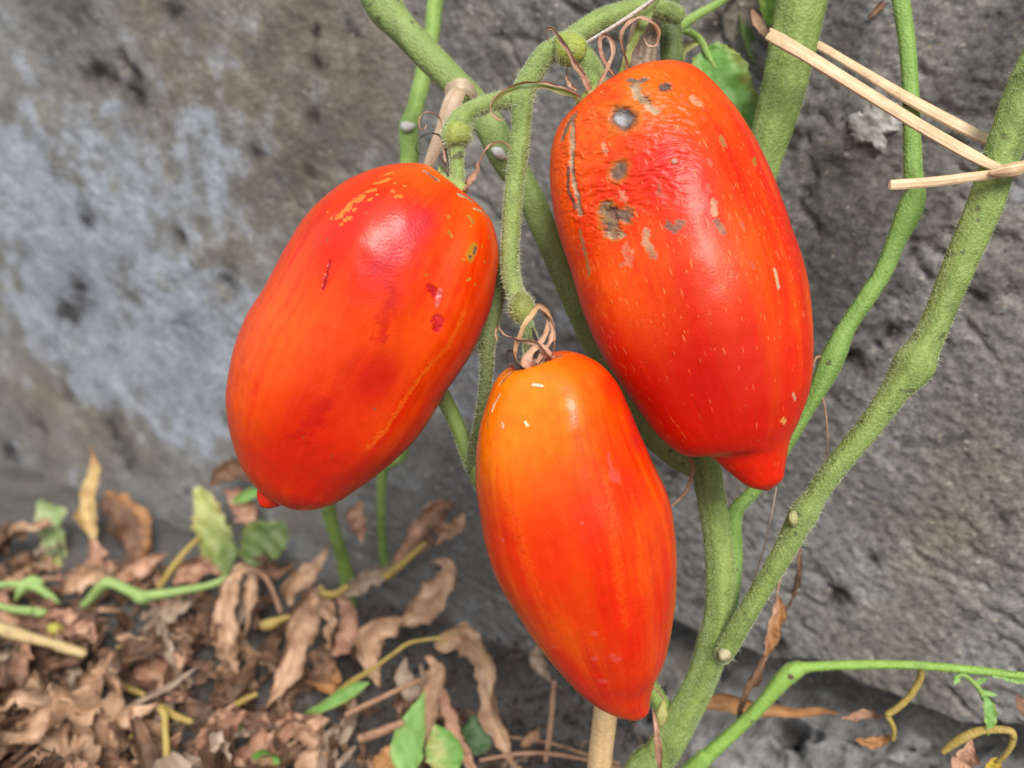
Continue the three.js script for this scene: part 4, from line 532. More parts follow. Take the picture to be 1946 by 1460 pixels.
stem('branch', plant, [[1230, -560, 0.296, 6], [1246, -300, 0.298, 16], [1262, -80, 0.3, 22], [1268, -10, 0.3, 21], [1274, 60, 0.3, 21], [1278, 130, 0.3, 21], [1290, 240, 0.302, 20], [1330, 420, 0.303, 19], [1380, 560, 0.304, 18]], { ...OLIVE, a: [0.07, 0.1, 0.025], b: [0.13, 0.17, 0.05] }, { hair: 2500, spots: 0.6, step: 0.001 });
stem('branch', plant, [[1276, 62, 0.3, 9], [1300, 45, 0.304, 9.5], [1330, 26, 0.307, 8.5], [1370, 3, 0.31, 8], [1420, -40, 0.315, 8]], FRESH, { sides: 18, hair: 800 });
{ // cut stub and scars on the main stem
  stem('cut_stub', plant, [[1369, 1234, 0.2845, 5], [1375, 1242, 0.283, 11], [1379, 1248, 0.283, 12], [1382, 1253, 0.2845, 6]], { a: [0.4, 0.36, 0.2], b: [0.55, 0.49, 0.3], dark: [0.3, 0.25, 0.12], spot: [0.24, 0.16, 0.08] }, { flat: 0.5, label: 'cream cut end of a pruned side shoot' });
  stem('cut_stub', plant, [[1511, 1002, 0.2705, 4], [1509, 991, 0.2685, 9], [1508, 981, 0.2682, 9], [1510, 972, 0.27, 4]], { a: [0.3, 0.31, 0.13], b: [0.46, 0.42, 0.22], dark: [0.34, 0.27, 0.14], spot: [0.3, 0.2, 0.1] }, { flat: 0.7 });
  stem('cut_stub', plant, [[764, 236, 0.3345, 5], [772, 241, 0.333, 10], [781, 240, 0.3333, 7], [788, 238, 0.335, 3]], { a: [0.66, 0.64, 0.58], b: [0.8, 0.79, 0.74], dark: [0.5, 0.46, 0.36], spot: [0.4, 0.34, 0.2] }, {});
  stem('cut_stub', plant, [[936, 284, 0.2925, 4], [947, 290, 0.2908, 10], [956, 298, 0.291, 7], [962, 304, 0.2925, 3]], { a: [0.66, 0.64, 0.58], b: [0.8, 0.79, 0.74], dark: [0.5, 0.46, 0.36], spot: [0.4, 0.34, 0.2] }, {});
}
// leaves at the top right, behind the big tomato
{
  const lf = (pts, pal, o) => { const m = ribbonPart('leaf', plant, pts, pal, { green: true, nv: 60, nu: 22, roll: 0.7, crumple: 0.22, serr: 0.22, teeth: 7, veins: 0.35, edge: 0.6, ...o }); return m; };
  const l1 = lf([[1338, 96, 0.313, 46], [1362, 132, 0.311, 50], [1388, 182, 0.311, 50], [1412, 232, 0.312, 46], [1428, 275, 0.314, 36]], LEAF.green, { twist0: -0.3, shape: (t) => Math.min(1, Math.pow(Math.sin(Math.PI * clamp(0.08 + t * 0.88)), 0.45)) });
  l1.add(part('petiole', tubeGeo(path([[1276, 60, 0.3, 7], [1300, 58, 0.305, 7.5], [1322, 68, 0.31, 7], [1336, 85, 0.312, 7], [1346, 106, 0.312, 5], [1362, 132, 0.311, 3]]), FRESH).g, stemMat, l1));
  lf([[1416, -40, 0.318, 20], [1420, 20, 0.318, 24], [1428, 70, 0.318, 28], [1438, 105, 0.319, 24], [1446, 130, 0.32, 12]], { ...LEAF.green, a: [0.1, 0.18, 0.05], b: [0.17, 0.27, 0.09] }, { twist0: 0.4, roll: 1.2, edge: 0.1 });
  lf([[1500, -60, 0.308, 30], [1478, -15, 0.306, 40], [1466, 18, 0.305, 34], [1462, 48, 0.305, 16]], { ...LEAF.green, a: [0.2, 0.38, 0.05], b: [0.3, 0.52, 0.08] }, { twist0: 0.2, edge: 0.3 });
  ribbonPart('leaf', plant, [[1430, 18, 0.3025, 7], [1438, 40, 0.301, 11], [1450, 58, 0.3, 12], [1464, 78, 0.3, 10]], LEAF.tan, { roll: 1.2, label: 'brown withered leaf edge hanging by the thick stem' });
  lf([[1328, 84, 0.311, 4], [1314, 86, 0.312, 8], [1302, 97, 0.313, 9], [1296, 118, 0.314, 6]], LEAF.paleyellow, { nv: 24, nu: 10, crumple: 0.3 });
  lf([[1318, 40, 0.325, 6], [1330, 46, 0.325, 10], [1345, 54, 0.326, 9], [1352, 56, 0.326, 5]], LEAF.gold, { nv: 24, nu: 10, crumple: 0.4, pal2: LEAF.brown });
  lf([[984, -30, 0.4, 10], [990, 5, 0.4, 11], [993, 30, 0.4, 10], [994, 50, 0.4, 5]], LEAF.yellow, { nv: 24, nu: 10, pal2: LEAF.green, mixer: (t, s) => ss(0.55, 0.2, t) * ss(-0.3, 0.3, s) });
  lf([[940, -20, 0.42, 6], [932, 8, 0.42, 6], [922, 24, 0.42, 5], [912, 30, 0.42, 3]], LEAF.grass, { nv: 24, nu: 10 });
}
// dry bits on the plant
stem('tendril', plant, [[1308, 862, 0.283, 3], [1316, 884, 0.281, 4.5], [1314, 908, 0.28, 4], [1305, 932, 0.279, 3.5], [1290, 950, 0.279, 2.5], [1276, 963, 0.279, 1.6]], DRY, { sides: 10, flat: 0.5 });
stem('tendril', plant, [[1476, 925, 0.285, 1.5], [1466, 980, 0.285, 1.7], [1450, 1050, 0.287, 1.6], [1420, 1140, 0.289, 1.4]], { ...DRY, a: [0.34, 0.24, 0.2], b: [0.5, 0.38, 0.32] }, { sides: 8 });
stem('tendril', plant, [[1560, 735, 0.282, 1.5], [1570, 790, 0.282, 1.8], [1573, 840, 0.281, 1.6], [1570, 880, 0.28, 1.2]], DRY, { sides: 8 });
stem('tendril', plant, [[1545, 700, 0.281, 2], [1550, 682, 0.281, 2.2], [1560, 678, 0.281, 2], [1566, 690, 0.281, 1.5]], DRY, { sides: 8 });

// ------------------------------------------------------------------ stakes, ties, twig
{
  const cane = thing('bamboo_cane', 'straight cane behind the tomatoes, pale at its foot, brown and flaky at its top', 'cane', at(1105, 1700, 0.337));
  stem('cane', cane, [[1160, 1090, 0.301, 22], [1158, 1250, 0.304, 22], [1152, 1340, 0.306, 23], [1143, 1420, 0.31, 23], [1134, 1500, 0.316, 24], [1105, 1700, 0.337, 25]], CANE, { rib: 0.01, bump: 0.02, spots: 0.35, streak: 0.6, step: 0.001 });
  stem('bark', cane, [[1260, -420, 0.288, 24], [1236, -80, 0.294, 27], [1231, 0, 0.294, 27], [1224, 64, 0.294, 27], [1217, 130, 0.295, 28], [1206, 330, 0.297, 27], [1190, 640, 0.299, 25], [1172, 900, 0.3, 24], [1158, 1120, 0.301, 23.5]], BARK, { rib: 0.05, ribs: 7, bump: 0.2, streak: 0.9, spots: 0.9, sides: 40, step: 0.0008 });
  const tw = thing('dry_twig', 'thin straight whitish dry twig slanting across the fruit truss at the top', 'twig', at(1103, 88, 0.262));
  stem('twig', tw, [[1270, -30, 0.256, 4], [1237, 2, 0.256, 4.5], [1192, 34, 0.257, 4], [1150, 60, 0.259, 3.5], [1103, 88, 0.262, 3]], { a: [0.42, 0.36, 0.3], b: [0.62, 0.56, 0.5], dark: [0.3, 0.24, 0.2], spot: [0.2, 0.15, 0.12] }, { sides: 12, rib: 0.08 });
  const strawMat = new THREE.MeshStandardMaterial({ vertexColors: true, roughness: 0.5 });
  const sO = { mat: strawMat, flat: 0.45, rib: 0.045, ribs: 8, bump: 0.05, streak: 0.55, spots: 0.15, sides: 40, fine: 0.5 };
  const t1 = thing('straw_tie', 'pale split-straw tie joining the thick stem to the right-hand branch', 'straw tie', at(1925, 325, 0.245));
  stem('strand', t1, [[1462, 66, 0.276, 11.2], [1478, 74, 0.274, 13.6], [1540, 110, 0.269, 12.8], [1640, 172, 0.264, 12.0], [1740, 234, 0.258, 12.0], [1830, 286, 0.252, 12.0], [1890, 317, 0.2475, 9.6], [1926, 326, 0.2435, 7.2]], STRAW, sO);
  stem('strand', t1, [[1466, 62, 0.282, 9.6], [1500, 74, 0.296, 9.6], [1550, 84, 0.288, 8.8], [1620, 124, 0.28, 8.8], [1720, 184, 0.272, 11.2], [1820, 238, 0.266, 12.0], [1900, 278, 0.264, 10.4], [1935, 300, 0.26, 7.2]], STRAW, sO);
  stem('tail', t1, [[1691, 351, 0.253, 8.8], [1705, 351, 0.253, 9.6], [1780, 345, 0.25, 9.6], [1850, 336, 0.247, 8.8], [1905, 329, 0.244, 8.8], [1935, 324, 0.243, 8.0]], STRAW, sO);
  stem('knot', t1, [[1880, 330, 0.2445, 4.8], [1902, 326, 0.243, 10.4], [1926, 322, 0.242, 13.6], [1946, 318, 0.243, 12.8], [1975, 310, 0.247, 11.2]], { ...STRAW, a: [0.44, 0.26, 0.13] }, { ...sO, flat: 0.8 });
  const t2 = thing('straw_tie', 'short greyish straw tie wrapped round the bright stem above the left tomato', 'straw tie', at(815, 300, 0.284));
  stem('loop', t2, [[848, 178, 0.288, 13], [858, 170, 0.285, 14], [872, 164, 0.2835, 15], [886, 166, 0.2845, 15], [898, 176, 0.288, 14], [904, 186, 0.292, 11]], { ...STRAW, a: [0.4, 0.3, 0.19], b: [0.58, 0.47, 0.34] }, { ...sO, flat: 0.35 });
  stem('tail', t2, [[874, 170, 0.2825, 13], [862, 190, 0.281, 17], [852, 215, 0.281, 16], [838, 252, 0.282, 12], [824, 288, 0.284, 11], [812, 320, 0.286, 10]], { ...STRAW, a: [0.34, 0.23, 0.14], b: [0.56, 0.43, 0.3] }, { ...sO, flat: 0.4 });
}

// ------------------------------------------------------------------ the shoot and dry leaves at lower right
{
  const sh = thing('green_shoot', 'bright green bent shoot crossing the wall foot at lower right', 'shoot', onGround(1300, 1500, 0.02));
  stem('stem', sh, [[1190, 1680, 0.342, 18], [1235, 1580, 0.342, 19], [1290, 1490, 0.335, 15], [1336, 1444, 0.33, 17], [1350, 1432, 0.329, 14], [1420, 1368, 0.324, 13], [1460, 1325, 0.321, 14], [1490, 1290, 0.319, 17], [1512, 1274, 0.318, 17], [1540, 1268, 0.318, 9.5], [1620, 1264, 0.316, 9], [1720, 1264, 0.312, 8], [1830, 1272, 0.306, 8], [1946, 1285, 0.298, 7], [2010, 1292, 0.294, 7]], { ...FRESH, a: [0.2, 0.36, 0.05], b: [0.3, 0.5, 0.1], spot: [0.1, 0.06, 0.04] }, { sides: 24, spots: 1, hair: 1500, max: 0.0005 });
  stem('side_stem', sh, [[1752, 1268, 0.311, 6], [1748, 1292, 0.314, 6.5], [1732, 1320, 0.316, 6.5], [1708, 1344, 0.318, 6.5], [1684, 1360, 0.32, 6]], YELLOW, { sides: 14 });
  stem('side_stem', sh, [[1684, 1360, 0.32, 5], [1692, 1370, 0.32, 5], [1699, 1388, 0.321, 5], [1697, 1408, 0.323, 4]], YELLOW, { sides: 14 });
  stem('side_stem', sh, [[1812, 1290, 0.306, 3], [1832, 1284, 0.305, 4], [1858, 1306, 0.304, 5], [1872, 1332, 0.304, 5]], FRESH, { sides: 12 });
  stem('side_stem', sh, [[1790, 1432, 0.31, 5], [1812, 1414, 0.308, 8], [1840, 1398, 0.306, 9], [1872, 1388, 0.304, 8], [1920, 1390, 0.301, 7], [1924, 1412, 0.302, 6], [1910, 1436, 0.304, 5], [1895, 1450, 0.306, 4]], YELLOW, { sides: 14 });
  const gl = (pts, o = {}) => ribbonPart('leaf', sh, pts, LEAF.bright, { green: true, nv: 30, nu: 12, serr: 0.35, crumple: 0.4, ...o });
  gl([[1872, 1322, 0.303, 5], [1880, 1345, 0.302, 13], [1882, 1370, 0.302, 14], [1878, 1398, 0.303, 6]]);
  gl([[1886, 1286, 0.301, 4], [1910, 1284, 0.3, 9], [1940, 1290, 0.298, 11], [1980, 1300, 0.296, 8]]);
  gl([[1822, 1284, 0.305, 3], [1818, 1293, 0.305, 7], [1814, 1302, 0.305, 3]]);
  gl([[1862, 1312, 0.304, 3], [1878, 1318, 0.304, 6], [1896, 1322, 0.304, 3]]);
  gl([[1850, 1300, 0.304, 3], [1866, 1294, 0.304, 6], [1878, 1288, 0.304, 3]]);
  const D = { depth: true, nv: 60 };
  leafThing('dry_leaf', 'shrivelled rust-brown leaf lying level along the wall foot behind the bright shoot', 'dead leaf', [[1325, 1348, 0.358, 14], [1365, 1332, 0.357, 20], [1430, 1342, 0.356, 19], [1500, 1352, 0.354, 12], [1560, 1352, 0.352, 10], [1600, 1356, 0.35, 6]], LEAF.rust, { ...D, roll: 2.2, crumple: 0.5 });
  leafThing('dry_leaf', 'upper curled brown scrap of leaf at the end of the short yellow side stem', 'dead leaf', [[1598, 1366, 0.336, 4], [1620, 1362, 0.334, 10], [1646, 1354, 0.333, 12], [1664, 1362, 0.332, 8], [1682, 1362, 0.322, 4]], LEAF.pink, { ...D, roll: 2, crumple: 0.6 });
  leafThing('dry_leaf', 'flat brown scrap of leaf on the grey footing below the short yellow side stem', 'dead leaf', [[1626, 1404, 0.33, 5], [1652, 1412, 0.328, 11], [1680, 1406, 0.327, 10], [1700, 1398, 0.324, 4]], LEAF.rust, { ...D, crumple: 0.6 });
  leafThing('dry_leaf', 'crumpled pinkish-brown leaf under the yellow loop in the lower right corner', 'dead leaf', [[1846, 1404, 0.31, 8], [1836, 1430, 0.31, 20], [1824, 1458, 0.312, 26], [1816, 1490, 0.315, 18]], LEAF.pink, { ...D, roll: 2, crumple: 0.6 });
  leafThing('yellow_leaf', 'small bright yellow leaf piece in the lower right corner', 'leaf', [[1900, 1440, 0.306, 5], [1890, 1450, 0.307, 14], [1882, 1465, 0.309, 12], [1876, 1480, 0.31, 5]], LEAF.yellow, { ...D, nv: 24 });
  leafThing('dry_leaf', 'small round dark brown leaf at the right edge just below the bright shoot', 'dead leaf', [[1934, 1320, 0.318, 6], [1944, 1345, 0.318, 16], [1960, 1370, 0.318, 10]], LEAF.brown, { ...D, nv: 24, roll: 1.8 });
  const hang = thing('hanging_dry_leaf', 'string of shrivelled brown leaflets hanging down the wall beside the diagonal branch', 'dead leaf', at(1400, 1390, 0.335));
  ribbonPart('leaflet', hang, [[1522, 1035, 0.324, 5], [1516, 1070, 0.324, 10], [1512, 1105, 0.325, 12], [1502, 1140, 0.326, 8], [1494, 1160, 0.327, 4]], LEAF.brown, { nv: 60, roll: 3, crumple: 0.5, twist1: 1.5 });
  ribbonPart('leaflet', hang, [[1478, 1130, 0.326, 6], [1480, 1160, 0.326, 16], [1468, 1195, 0.326, 20], [1462, 1225, 0.327, 18], [1452, 1250, 0.328, 8]], LEAF.rust, { nv: 60, roll: 2.4, crumple: 0.5, pal2: LEAF.pink, mixer: (t, s) => ss(-0.2, 0.6, s) });
  ribbonPart('leaflet', hang, [[1456, 1240, 0.328, 6], [1442, 1270, 0.329, 14], [1424, 1300, 0.33, 14], [1408, 1335, 0.332, 14], [1402, 1372, 0.334, 12], [1396, 1394, 0.336, 5]], LEAF.brown, { nv: 60, roll: 2.6, crumple: 0.5, twist1: 0.9 });
  stem('thread', hang, [[1518, 1040, 0.324, 2], [1490, 1085, 0.325, 2.5], [1478, 1120, 0.326, 2.5], [1474, 1160, 0.327, 3], [1460, 1240, 0.328, 3], [1425, 1300, 0.331, 3]], DRY, { sides: 8 });
  leafThing('dry_leaf', 'brown twisted scrap of dead leaf hanging at the top edge on the right', 'dead leaf', [[1700, -20, 0.295, 5], [1684, 2, 0.294, 9], [1668, 18, 0.294, 8], [1655, 32, 0.294, 5], [1648, 40, 0.294, 2]], LEAF.brown, { ...D, roll: 2, nv: 30, crumple: 0.5 });
  leafThing('dry_leaf', 'narrow brown strip of dead leaf hanging beside the foot of the main stem', 'dead leaf', [[1240, 1345, 0.285, 3], [1246, 1376, 0.285, 6], [1250, 1410, 0.287, 9], [1252, 1440, 0.289, 11], [1254, 1480, 0.292, 8]], LEAF.pink, { ...D, roll: 2.4, crumple: 0.5 });
  const bud = thing('dry_bud', 'small yellow-green withered bud by the tip of the lowest tomato', 'bud', at(1258, 1352, 0.288));
  stem('bud', bud, [[1262, 1330, 0.289, 3], [1259, 1345, 0.288, 9], [1258, 1358, 0.288, 13], [1256, 1374, 0.288, 8], [1254, 1382, 0.288, 3]], { ...YELLOW, a: [0.3, 0.29, 0.08], b: [0.42, 0.42, 0.14] }, { bump: 0.25 });
  stem('stalk', bud, [[1262, 1330, 0.289, 2], [1254, 1318, 0.288, 2], [1244, 1308, 0.287, 2], [1238, 1312, 0.286, 1.6]], DRY, { sides: 8 });
}

// ------------------------------------------------------------------ the dead leaves at the wall foot, left and middle
{
  const L = (label, pts, pal, o = {}) => leafThing(o.green ? 'green_leaf' : 'dry_leaf', label, o.green ? 'leaf' : 'dead leaf', settle(pts), pal, { roll: 1.9, crumple: 0.75, serr: 0.32, ...o });
  const up = { depth: true }, round = (t) => Math.pow(Math.sin(Math.PI * clamp(0.1 + 0.84 * t)), 0.38);
  // leaves standing against the wall
  L('pale green curled leaf standing upright at the far left of the litter', [[120, 1150, 0.535, 12], [108, 1070, 0.55, 24], [104, 1020, 0.552, 32], [96, 980, 0.555, 32], [74, 952, 0.555, 14]], LEAF.palegreen, { ...up, green: true, roll: 1.3, crumple: 0.5, shape: round, pal2: LEAF.gold, mixer: (t, s) => 0.7 * ss(0.3, 0, t) });
  L('yellowing curled leaf at the foot of the pale green upright leaf', [[125, 1130, 0.535, 12], [112, 1098, 0.54, 24], [92, 1074, 0.54, 24], [74, 1064, 0.54, 10]], LEAF.paleyellow, { ...up, green: true, roll: 1.4 });
  L('tall narrow golden-brown leaf standing against the wall on the left', [[180, 1045, 0.55, 14], [172, 990, 0.555, 20], [170, 940, 0.56, 20], [180, 890, 0.565, 14], [172, 848, 0.565, 8]], LEAF.gold, { ...up, roll: 1.8, edge: 0.35, crumple: 0.8, pal2: LEAF.rust, mixer: (t, s) => ss(0.7, 0.95, t) });
  L('broad dark rusty-brown leaf right of the tall golden leaf', [[250, 1075, 0.54, 14], [262, 1030, 0.545, 34], [245, 985, 0.55, 38], [216, 955, 0.555, 26], [196, 940, 0.56, 8]], LEAF.brown, { ...up, roll: 1.6, edge: 0.8, crumple: 0.8, shape: round, pal2: LEAF.rust, mixer: (t, s) => 0.8 * ss(0.1, 0.7, s) });
  L('pinkish-brown leaf hanging at the foot of the tall golden leaf', [[178, 1025, 0.535, 12], [186, 1055, 0.53, 20], [188, 1085, 0.525, 18], [180, 1120, 0.52, 8]], LEAF.pink, up);
  L('plump yellow-green leaf standing upright left of the left tomato tip', [[432, 1095, 0.475, 10], [424, 1060, 0.478, 32], [408, 1010, 0.482, 37], [392, 965, 0.486, 34], [372, 925, 0.49, 14]], LEAF.paleyellow, { ...up, green: true, roll: 1.8, crumple: 0.55, shape: round, pal2: LEAF.grass, mixer: (t, s) => clamp(ss(0.75, 0.2, t) * 0.9 * ss(-0.9, 0.6, s + 0.5)) });
  L('wide olive-green leaf behind the left tomato tip', [[540, 990, 0.455, 10], [525, 1010, 0.455, 34], [500, 1032, 0.455, 42], [480, 1060, 0.455, 34], [470, 1085, 0.455, 8]], LEAF.grass, { ...up, green: true, roll: 0.7, crumple: 0.25 });
  L('narrow green leaf strip just left of the left tomato tip', [[440, 955, 0.475, 5], [462, 945, 0.475, 11], [485, 935, 0.475, 12], [500, 928, 0.475, 5]], LEAF.bright, { ...up, green: true });
  L('curled brown leaf against the wall above the green strip', [[400, 925, 0.5, 10], [425, 900, 0.5, 22], [450, 890, 0.5, 24], [480, 905, 0.5, 20], [500, 930, 0.5, 8]], LEAF.brown, { ...up, roll: 2 });
  L('brown leaf draped beside the olive-green leaf', [[430, 930, 0.485, 10], [460, 960, 0.48, 30], [480, 990, 0.475, 24], [470, 1020, 0.47, 12]], LEAF.pink, { ...up });
  L('small pinkish dead leaf hanging below the left tomato, right of the green stem', [[690, 955, 0.41, 8], [676, 975, 0.41, 18], [684, 1005, 0.41, 18], [688, 1035, 0.41, 8]], LEAF.pink, up);
  L('dark brown crumpled leaf poking up right of the thin green stem', [[745, 1085, 0.41, 10], [785, 1040, 0.408, 26], [815, 1000, 0.405, 30], [842, 965, 0.404, 26], [868, 958, 0.404, 10]], LEAF.brown, { ...up, pal2: LEAF.pink, mixer: (t, s) => ss(0.3, -0.5, s) });
  L('folded brown leaf edge on the right side of that upright leaf clump', [[880, 975, 0.404, 6], [872, 995, 0.404, 18], [850, 1010, 0.405, 18], [830, 1035, 0.406, 8]], LEAF.tan, up);
  L('large tan leaf curling up in a hook in the middle of the litter', [[755, 1190, 0.395, 14], [790, 1165, 0.393, 30], [828, 1130, 0.391, 32], [852, 1095, 0.39, 24], [846, 1070, 0.391, 14], [815, 1068, 0.394, 6]], LEAF.tan, { ...up, roll: 1.4 });
  L('pale tan leaf drooping in a bent arch left of the long spotted leaf', [[765, 1175, 0.39, 10], [738, 1190, 0.387, 26], [708, 1206, 0.385, 28], [700, 1250, 0.383, 24], [712, 1282, 0.382, 24], [722, 1306, 0.381, 8]], LEAF.tan, { ...up, roll: 1.4 });
  L('longest tan leaf, yellow spotted, drooping to the bottom edge left of the cane', [[828, 1232, 0.378, 16], [864, 1208, 0.374, 34], [896, 1216, 0.371, 38], [922, 1262, 0.367, 34], [930, 1320, 0.362, 32], [948, 1385, 0.357, 26], [968, 1430, 0.353, 22], [984, 1465, 0.35, 8]], LEAF.tan, { ...up, roll: 1.6, nv: 80, pal2: LEAF.gold, mixer: (t, s) => 0.8 * ss(0.35, 0, Math.abs(s + 0.1)) * ss(0.05, 0.3, noise(t * 14, 3, 1) + 0.2) });
  L('drooping tan leaf with a long tail at the left of the central clump', [[460, 1085, 0.455, 10], [440, 1110, 0.45, 22], [428, 1160, 0.445, 22], [430, 1220, 0.438, 24], [434, 1280, 0.432, 20], [424, 1340, 0.425, 8]], LEAF.tan, { ...up, roll: 1.8 });
  L('thin hooked finger of dead leaf hanging from the top of the left drooping leaf', [[440, 1085, 0.45, 8], [466, 1080, 0.447, 16], [482, 1100, 0.445, 16], [478, 1150, 0.442, 15], [464, 1210, 0.44, 6]], LEAF.tan, { ...up, roll: 2 });
  L('upright brown leaf with a thin pointed tip below the left tomato', [[552, 1150, 0.43, 14], [556, 1115, 0.43, 22], [585, 1090, 0.43, 22], [612, 1060, 0.43, 12], [626, 1028, 0.43, 6]], LEAF.tan, { ...up });
  L('large tan drooping leaf at the front of the central clump', [[605, 1128, 0.418, 14], [584, 1150, 0.413, 30], [566, 1205, 0.408, 32], [552, 1262, 0.403, 30], [528, 1310, 0.398, 24], [506, 1345, 0.394, 8]], LEAF.tan, { ...up, roll: 2, nv: 60 });
  L('tan leaf folded over in a loop at the top of the central clump', [[580, 1140, 0.415, 12], [604, 1128, 0.411, 28], [626, 1160, 0.408, 30], [628, 1210, 0.406, 26], [616, 1255, 0.405, 10]], LEAF.tan, { ...up, roll: 1.9 });
  L('orange-brown leaf ring curling at the right of the central clump', [[640, 1130, 0.412, 12], [662, 1160, 0.409, 24], [664, 1200, 0.407, 24], [645, 1235, 0.405, 22], [622, 1250, 0.404, 8]], LEAF.pink, { ...up, roll: 2.2 });
  L('dark reddish-brown leaf hanging at the bottom of the central clump', [[598, 1235, 0.41, 16], [618, 1265, 0.405, 34], [630, 1300, 0.4, 32], [640, 1335, 0.396, 10]], LEAF.brown, { ...up, pal2: LEAF.rust });
  L('pinkish leaf rising to the right behind the nodded green twig', [[215, 1112, 0.5, 12], [245, 1090, 0.5, 24], [280, 1070, 0.5, 24], [318, 1052, 0.5, 8]], LEAF.pink, up);
  L('tan leaf strip crossing behind the green stem below the left tomato', [[640, 1138, 0.42, 10], [680, 1112, 0.418, 20], [722, 1090, 0.417, 22], [752, 1070, 0.416, 10]], LEAF.grey, up);
  L('brown leaf standing close behind the right green leaf at the bottom', [[805, 1410, 0.362, 12], [815, 1360, 0.366, 22], [822, 1310, 0.37, 24], [828, 1270, 0.374, 20], [808, 1248, 0.378, 8]], LEAF.tan, { ...up, roll: 1.8 });
  L('grey-brown ring of dead leaf left of the long spotted leaf top', [[770, 1250, 0.384, 8], [768, 1285, 0.382, 18], [785, 1312, 0.38, 20], [805, 1300, 0.38, 16], [800, 1262, 0.382, 6]], LEAF.grey, { ...up, roll: 1.5 });
  L('thin reddish-brown leaf trailing down between the two bottom green leaves', [[840, 1310, 0.366, 12], [850, 1350, 0.362, 16], [868, 1400, 0.357, 16], [886, 1440, 0.352, 20], [910, 1475, 0.348, 10]], LEAF.pink, { ...up, roll: 2.2 });
  L('rusty-brown leaf tip rising at the bottom edge beside the bright green leaf', [[720, 1490, 0.36, 20], [730, 1460, 0.361, 26], [745, 1425, 0.363, 20], [748, 1412, 0.364, 6]], LEAF.rust, { ...up, roll: 1.2 });
  L('bright green pointed leaf standing at the bottom middle', [[776, 1480, 0.352, 24], [775, 1440, 0.354, 38], [784, 1390, 0.357, 34], [798, 1345, 0.36, 20], [806, 1316, 0.362, 5]], LEAF.bright, { ...up, green: true, roll: 0.9, crumple: 0.15, serr: 0.05, edge: 0.15, face: V(-0.35, 0.1, 1) });
  L('mottled yellow and green leaf beside the bright green pointed leaf', [[850, 1480, 0.353, 22], [846, 1440, 0.354, 36], [836, 1405, 0.357, 32], [826, 1378, 0.36, 12]], LEAF.paleyellow, { ...up, green: true, roll: 0.9, crumple: 0.25, serr: 0.1, pal2: LEAF.green, mixer: (t, s) => clamp(0.9 * ss(-0.2, 0.5, s) + 0.7 * ss(0.05, 0.3, noise(t * 9, s * 3, 4))) });
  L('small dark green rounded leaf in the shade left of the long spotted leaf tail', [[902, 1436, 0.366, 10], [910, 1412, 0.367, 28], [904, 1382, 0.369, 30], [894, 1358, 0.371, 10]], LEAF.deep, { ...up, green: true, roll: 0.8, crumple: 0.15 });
  L('slender green leaf blade lying across the litter in the middle', [[545, 1384, 0.392, 6], [580, 1362, 0.39, 9], [615, 1343, 0.388, 9], [650, 1322, 0.386, 15], [682, 1305, 0.385, 15], [702, 1298, 0.385, 5]], LEAF.bright, { ...up, green: true, roll: 0.8, crumple: 0.15, serr: 0.05 });
  L('small green leaf tip at the bottom of the litter left of the slender blade', [[425, 1385, 0.38, 6], [438, 1384, 0.38, 13], [452, 1382, 0.38, 12], [460, 1382, 0.38, 5]], LEAF.bright, { ...up, green: true, nv: 20, roll: 0.8 });
  L('dark green crumpled leaf piece at the bottom edge below the slender blade', [[478, 1440, 0.374, 8], [500, 1436, 0.373, 14], [530, 1444, 0.372, 12], [550, 1450, 0.372, 5]], LEAF.green, { ...up, green: true, nv: 24, crumple: 0.4 });
  L('tan leaf with a torn edge lying along the lower left corner', [[70, 1412, 0.374, 20], [110, 1402, 0.373, 34], [165, 1392, 0.372, 38], [215, 1375, 0.372, 34], [270, 1350, 0.374, 22], [300, 1338, 0.376, 8]], LEAF.tan, { ...up, roll: 1.2, nv: 60, crumple: 0.4 });
  L('grey-brown rolled leaf slanting up to the right above the torn tan leaf', [[215, 1360, 0.388, 8], [260, 1335, 0.39, 13], [310, 1310, 0.393, 13], [350, 1285, 0.396, 12], [385, 1262, 0.4, 8]], LEAF.grey, { ...up, roll: 4.5, crumple: 0.3 });
  L('pinkish leaf curving down at the left edge above the corner', [[60, 1215, 0.43, 14], [38, 1250, 0.42, 32], [26, 1290, 0.412, 34], [14, 1330, 0.406, 26], [-6, 1372, 0.4, 8]], LEAF.pink, { ...up });
  L('dark rust leaf at the left edge above the torn tan leaf', [[-20, 1395, 0.384, 20], [20, 1380, 0.386, 26], [70, 1368, 0.388, 30], [125, 1350, 0.39, 24], [160, 1335, 0.392, 8]], LEAF.brown, { ...up, roll: 1.2 });
  L('pinkish mound of dead leaf right of the pale twig', [[245, 1290, 0.418, 12], [290, 1272, 0.416, 28], [335, 1256, 0.414, 26], [356, 1238, 0.414, 8]], LEAF.pink, { ...up, roll: 2 });
  L('tan crumpled leaf piece hanging beside the lowest tomato flank', [[1022, 1222, 0.37, 8], [1018, 1245, 0.37, 17], [1030, 1270, 0.37, 17], [1048, 1296, 0.37, 7]], LEAF.grey, { ...up, roll: 2.4, crumple: 0.7 });
  L('small tan leaf scrap at the bottom edge just left of the cane', [[990, 1420, 0.362, 7], [1005, 1405, 0.362, 14], [1018, 1395, 0.362, 12], [1024, 1382, 0.362, 5]], LEAF.tan, { ...up, nv: 24 });
  L('crumpled pink-brown leaf in front of the forked yellow stem', [[372, 1420, 0.385, 14], [405, 1395, 0.384, 28], [440, 1370, 0.384, 28], [468, 1352, 0.386, 10]], LEAF.pink, { ...up, roll: 1.8 });
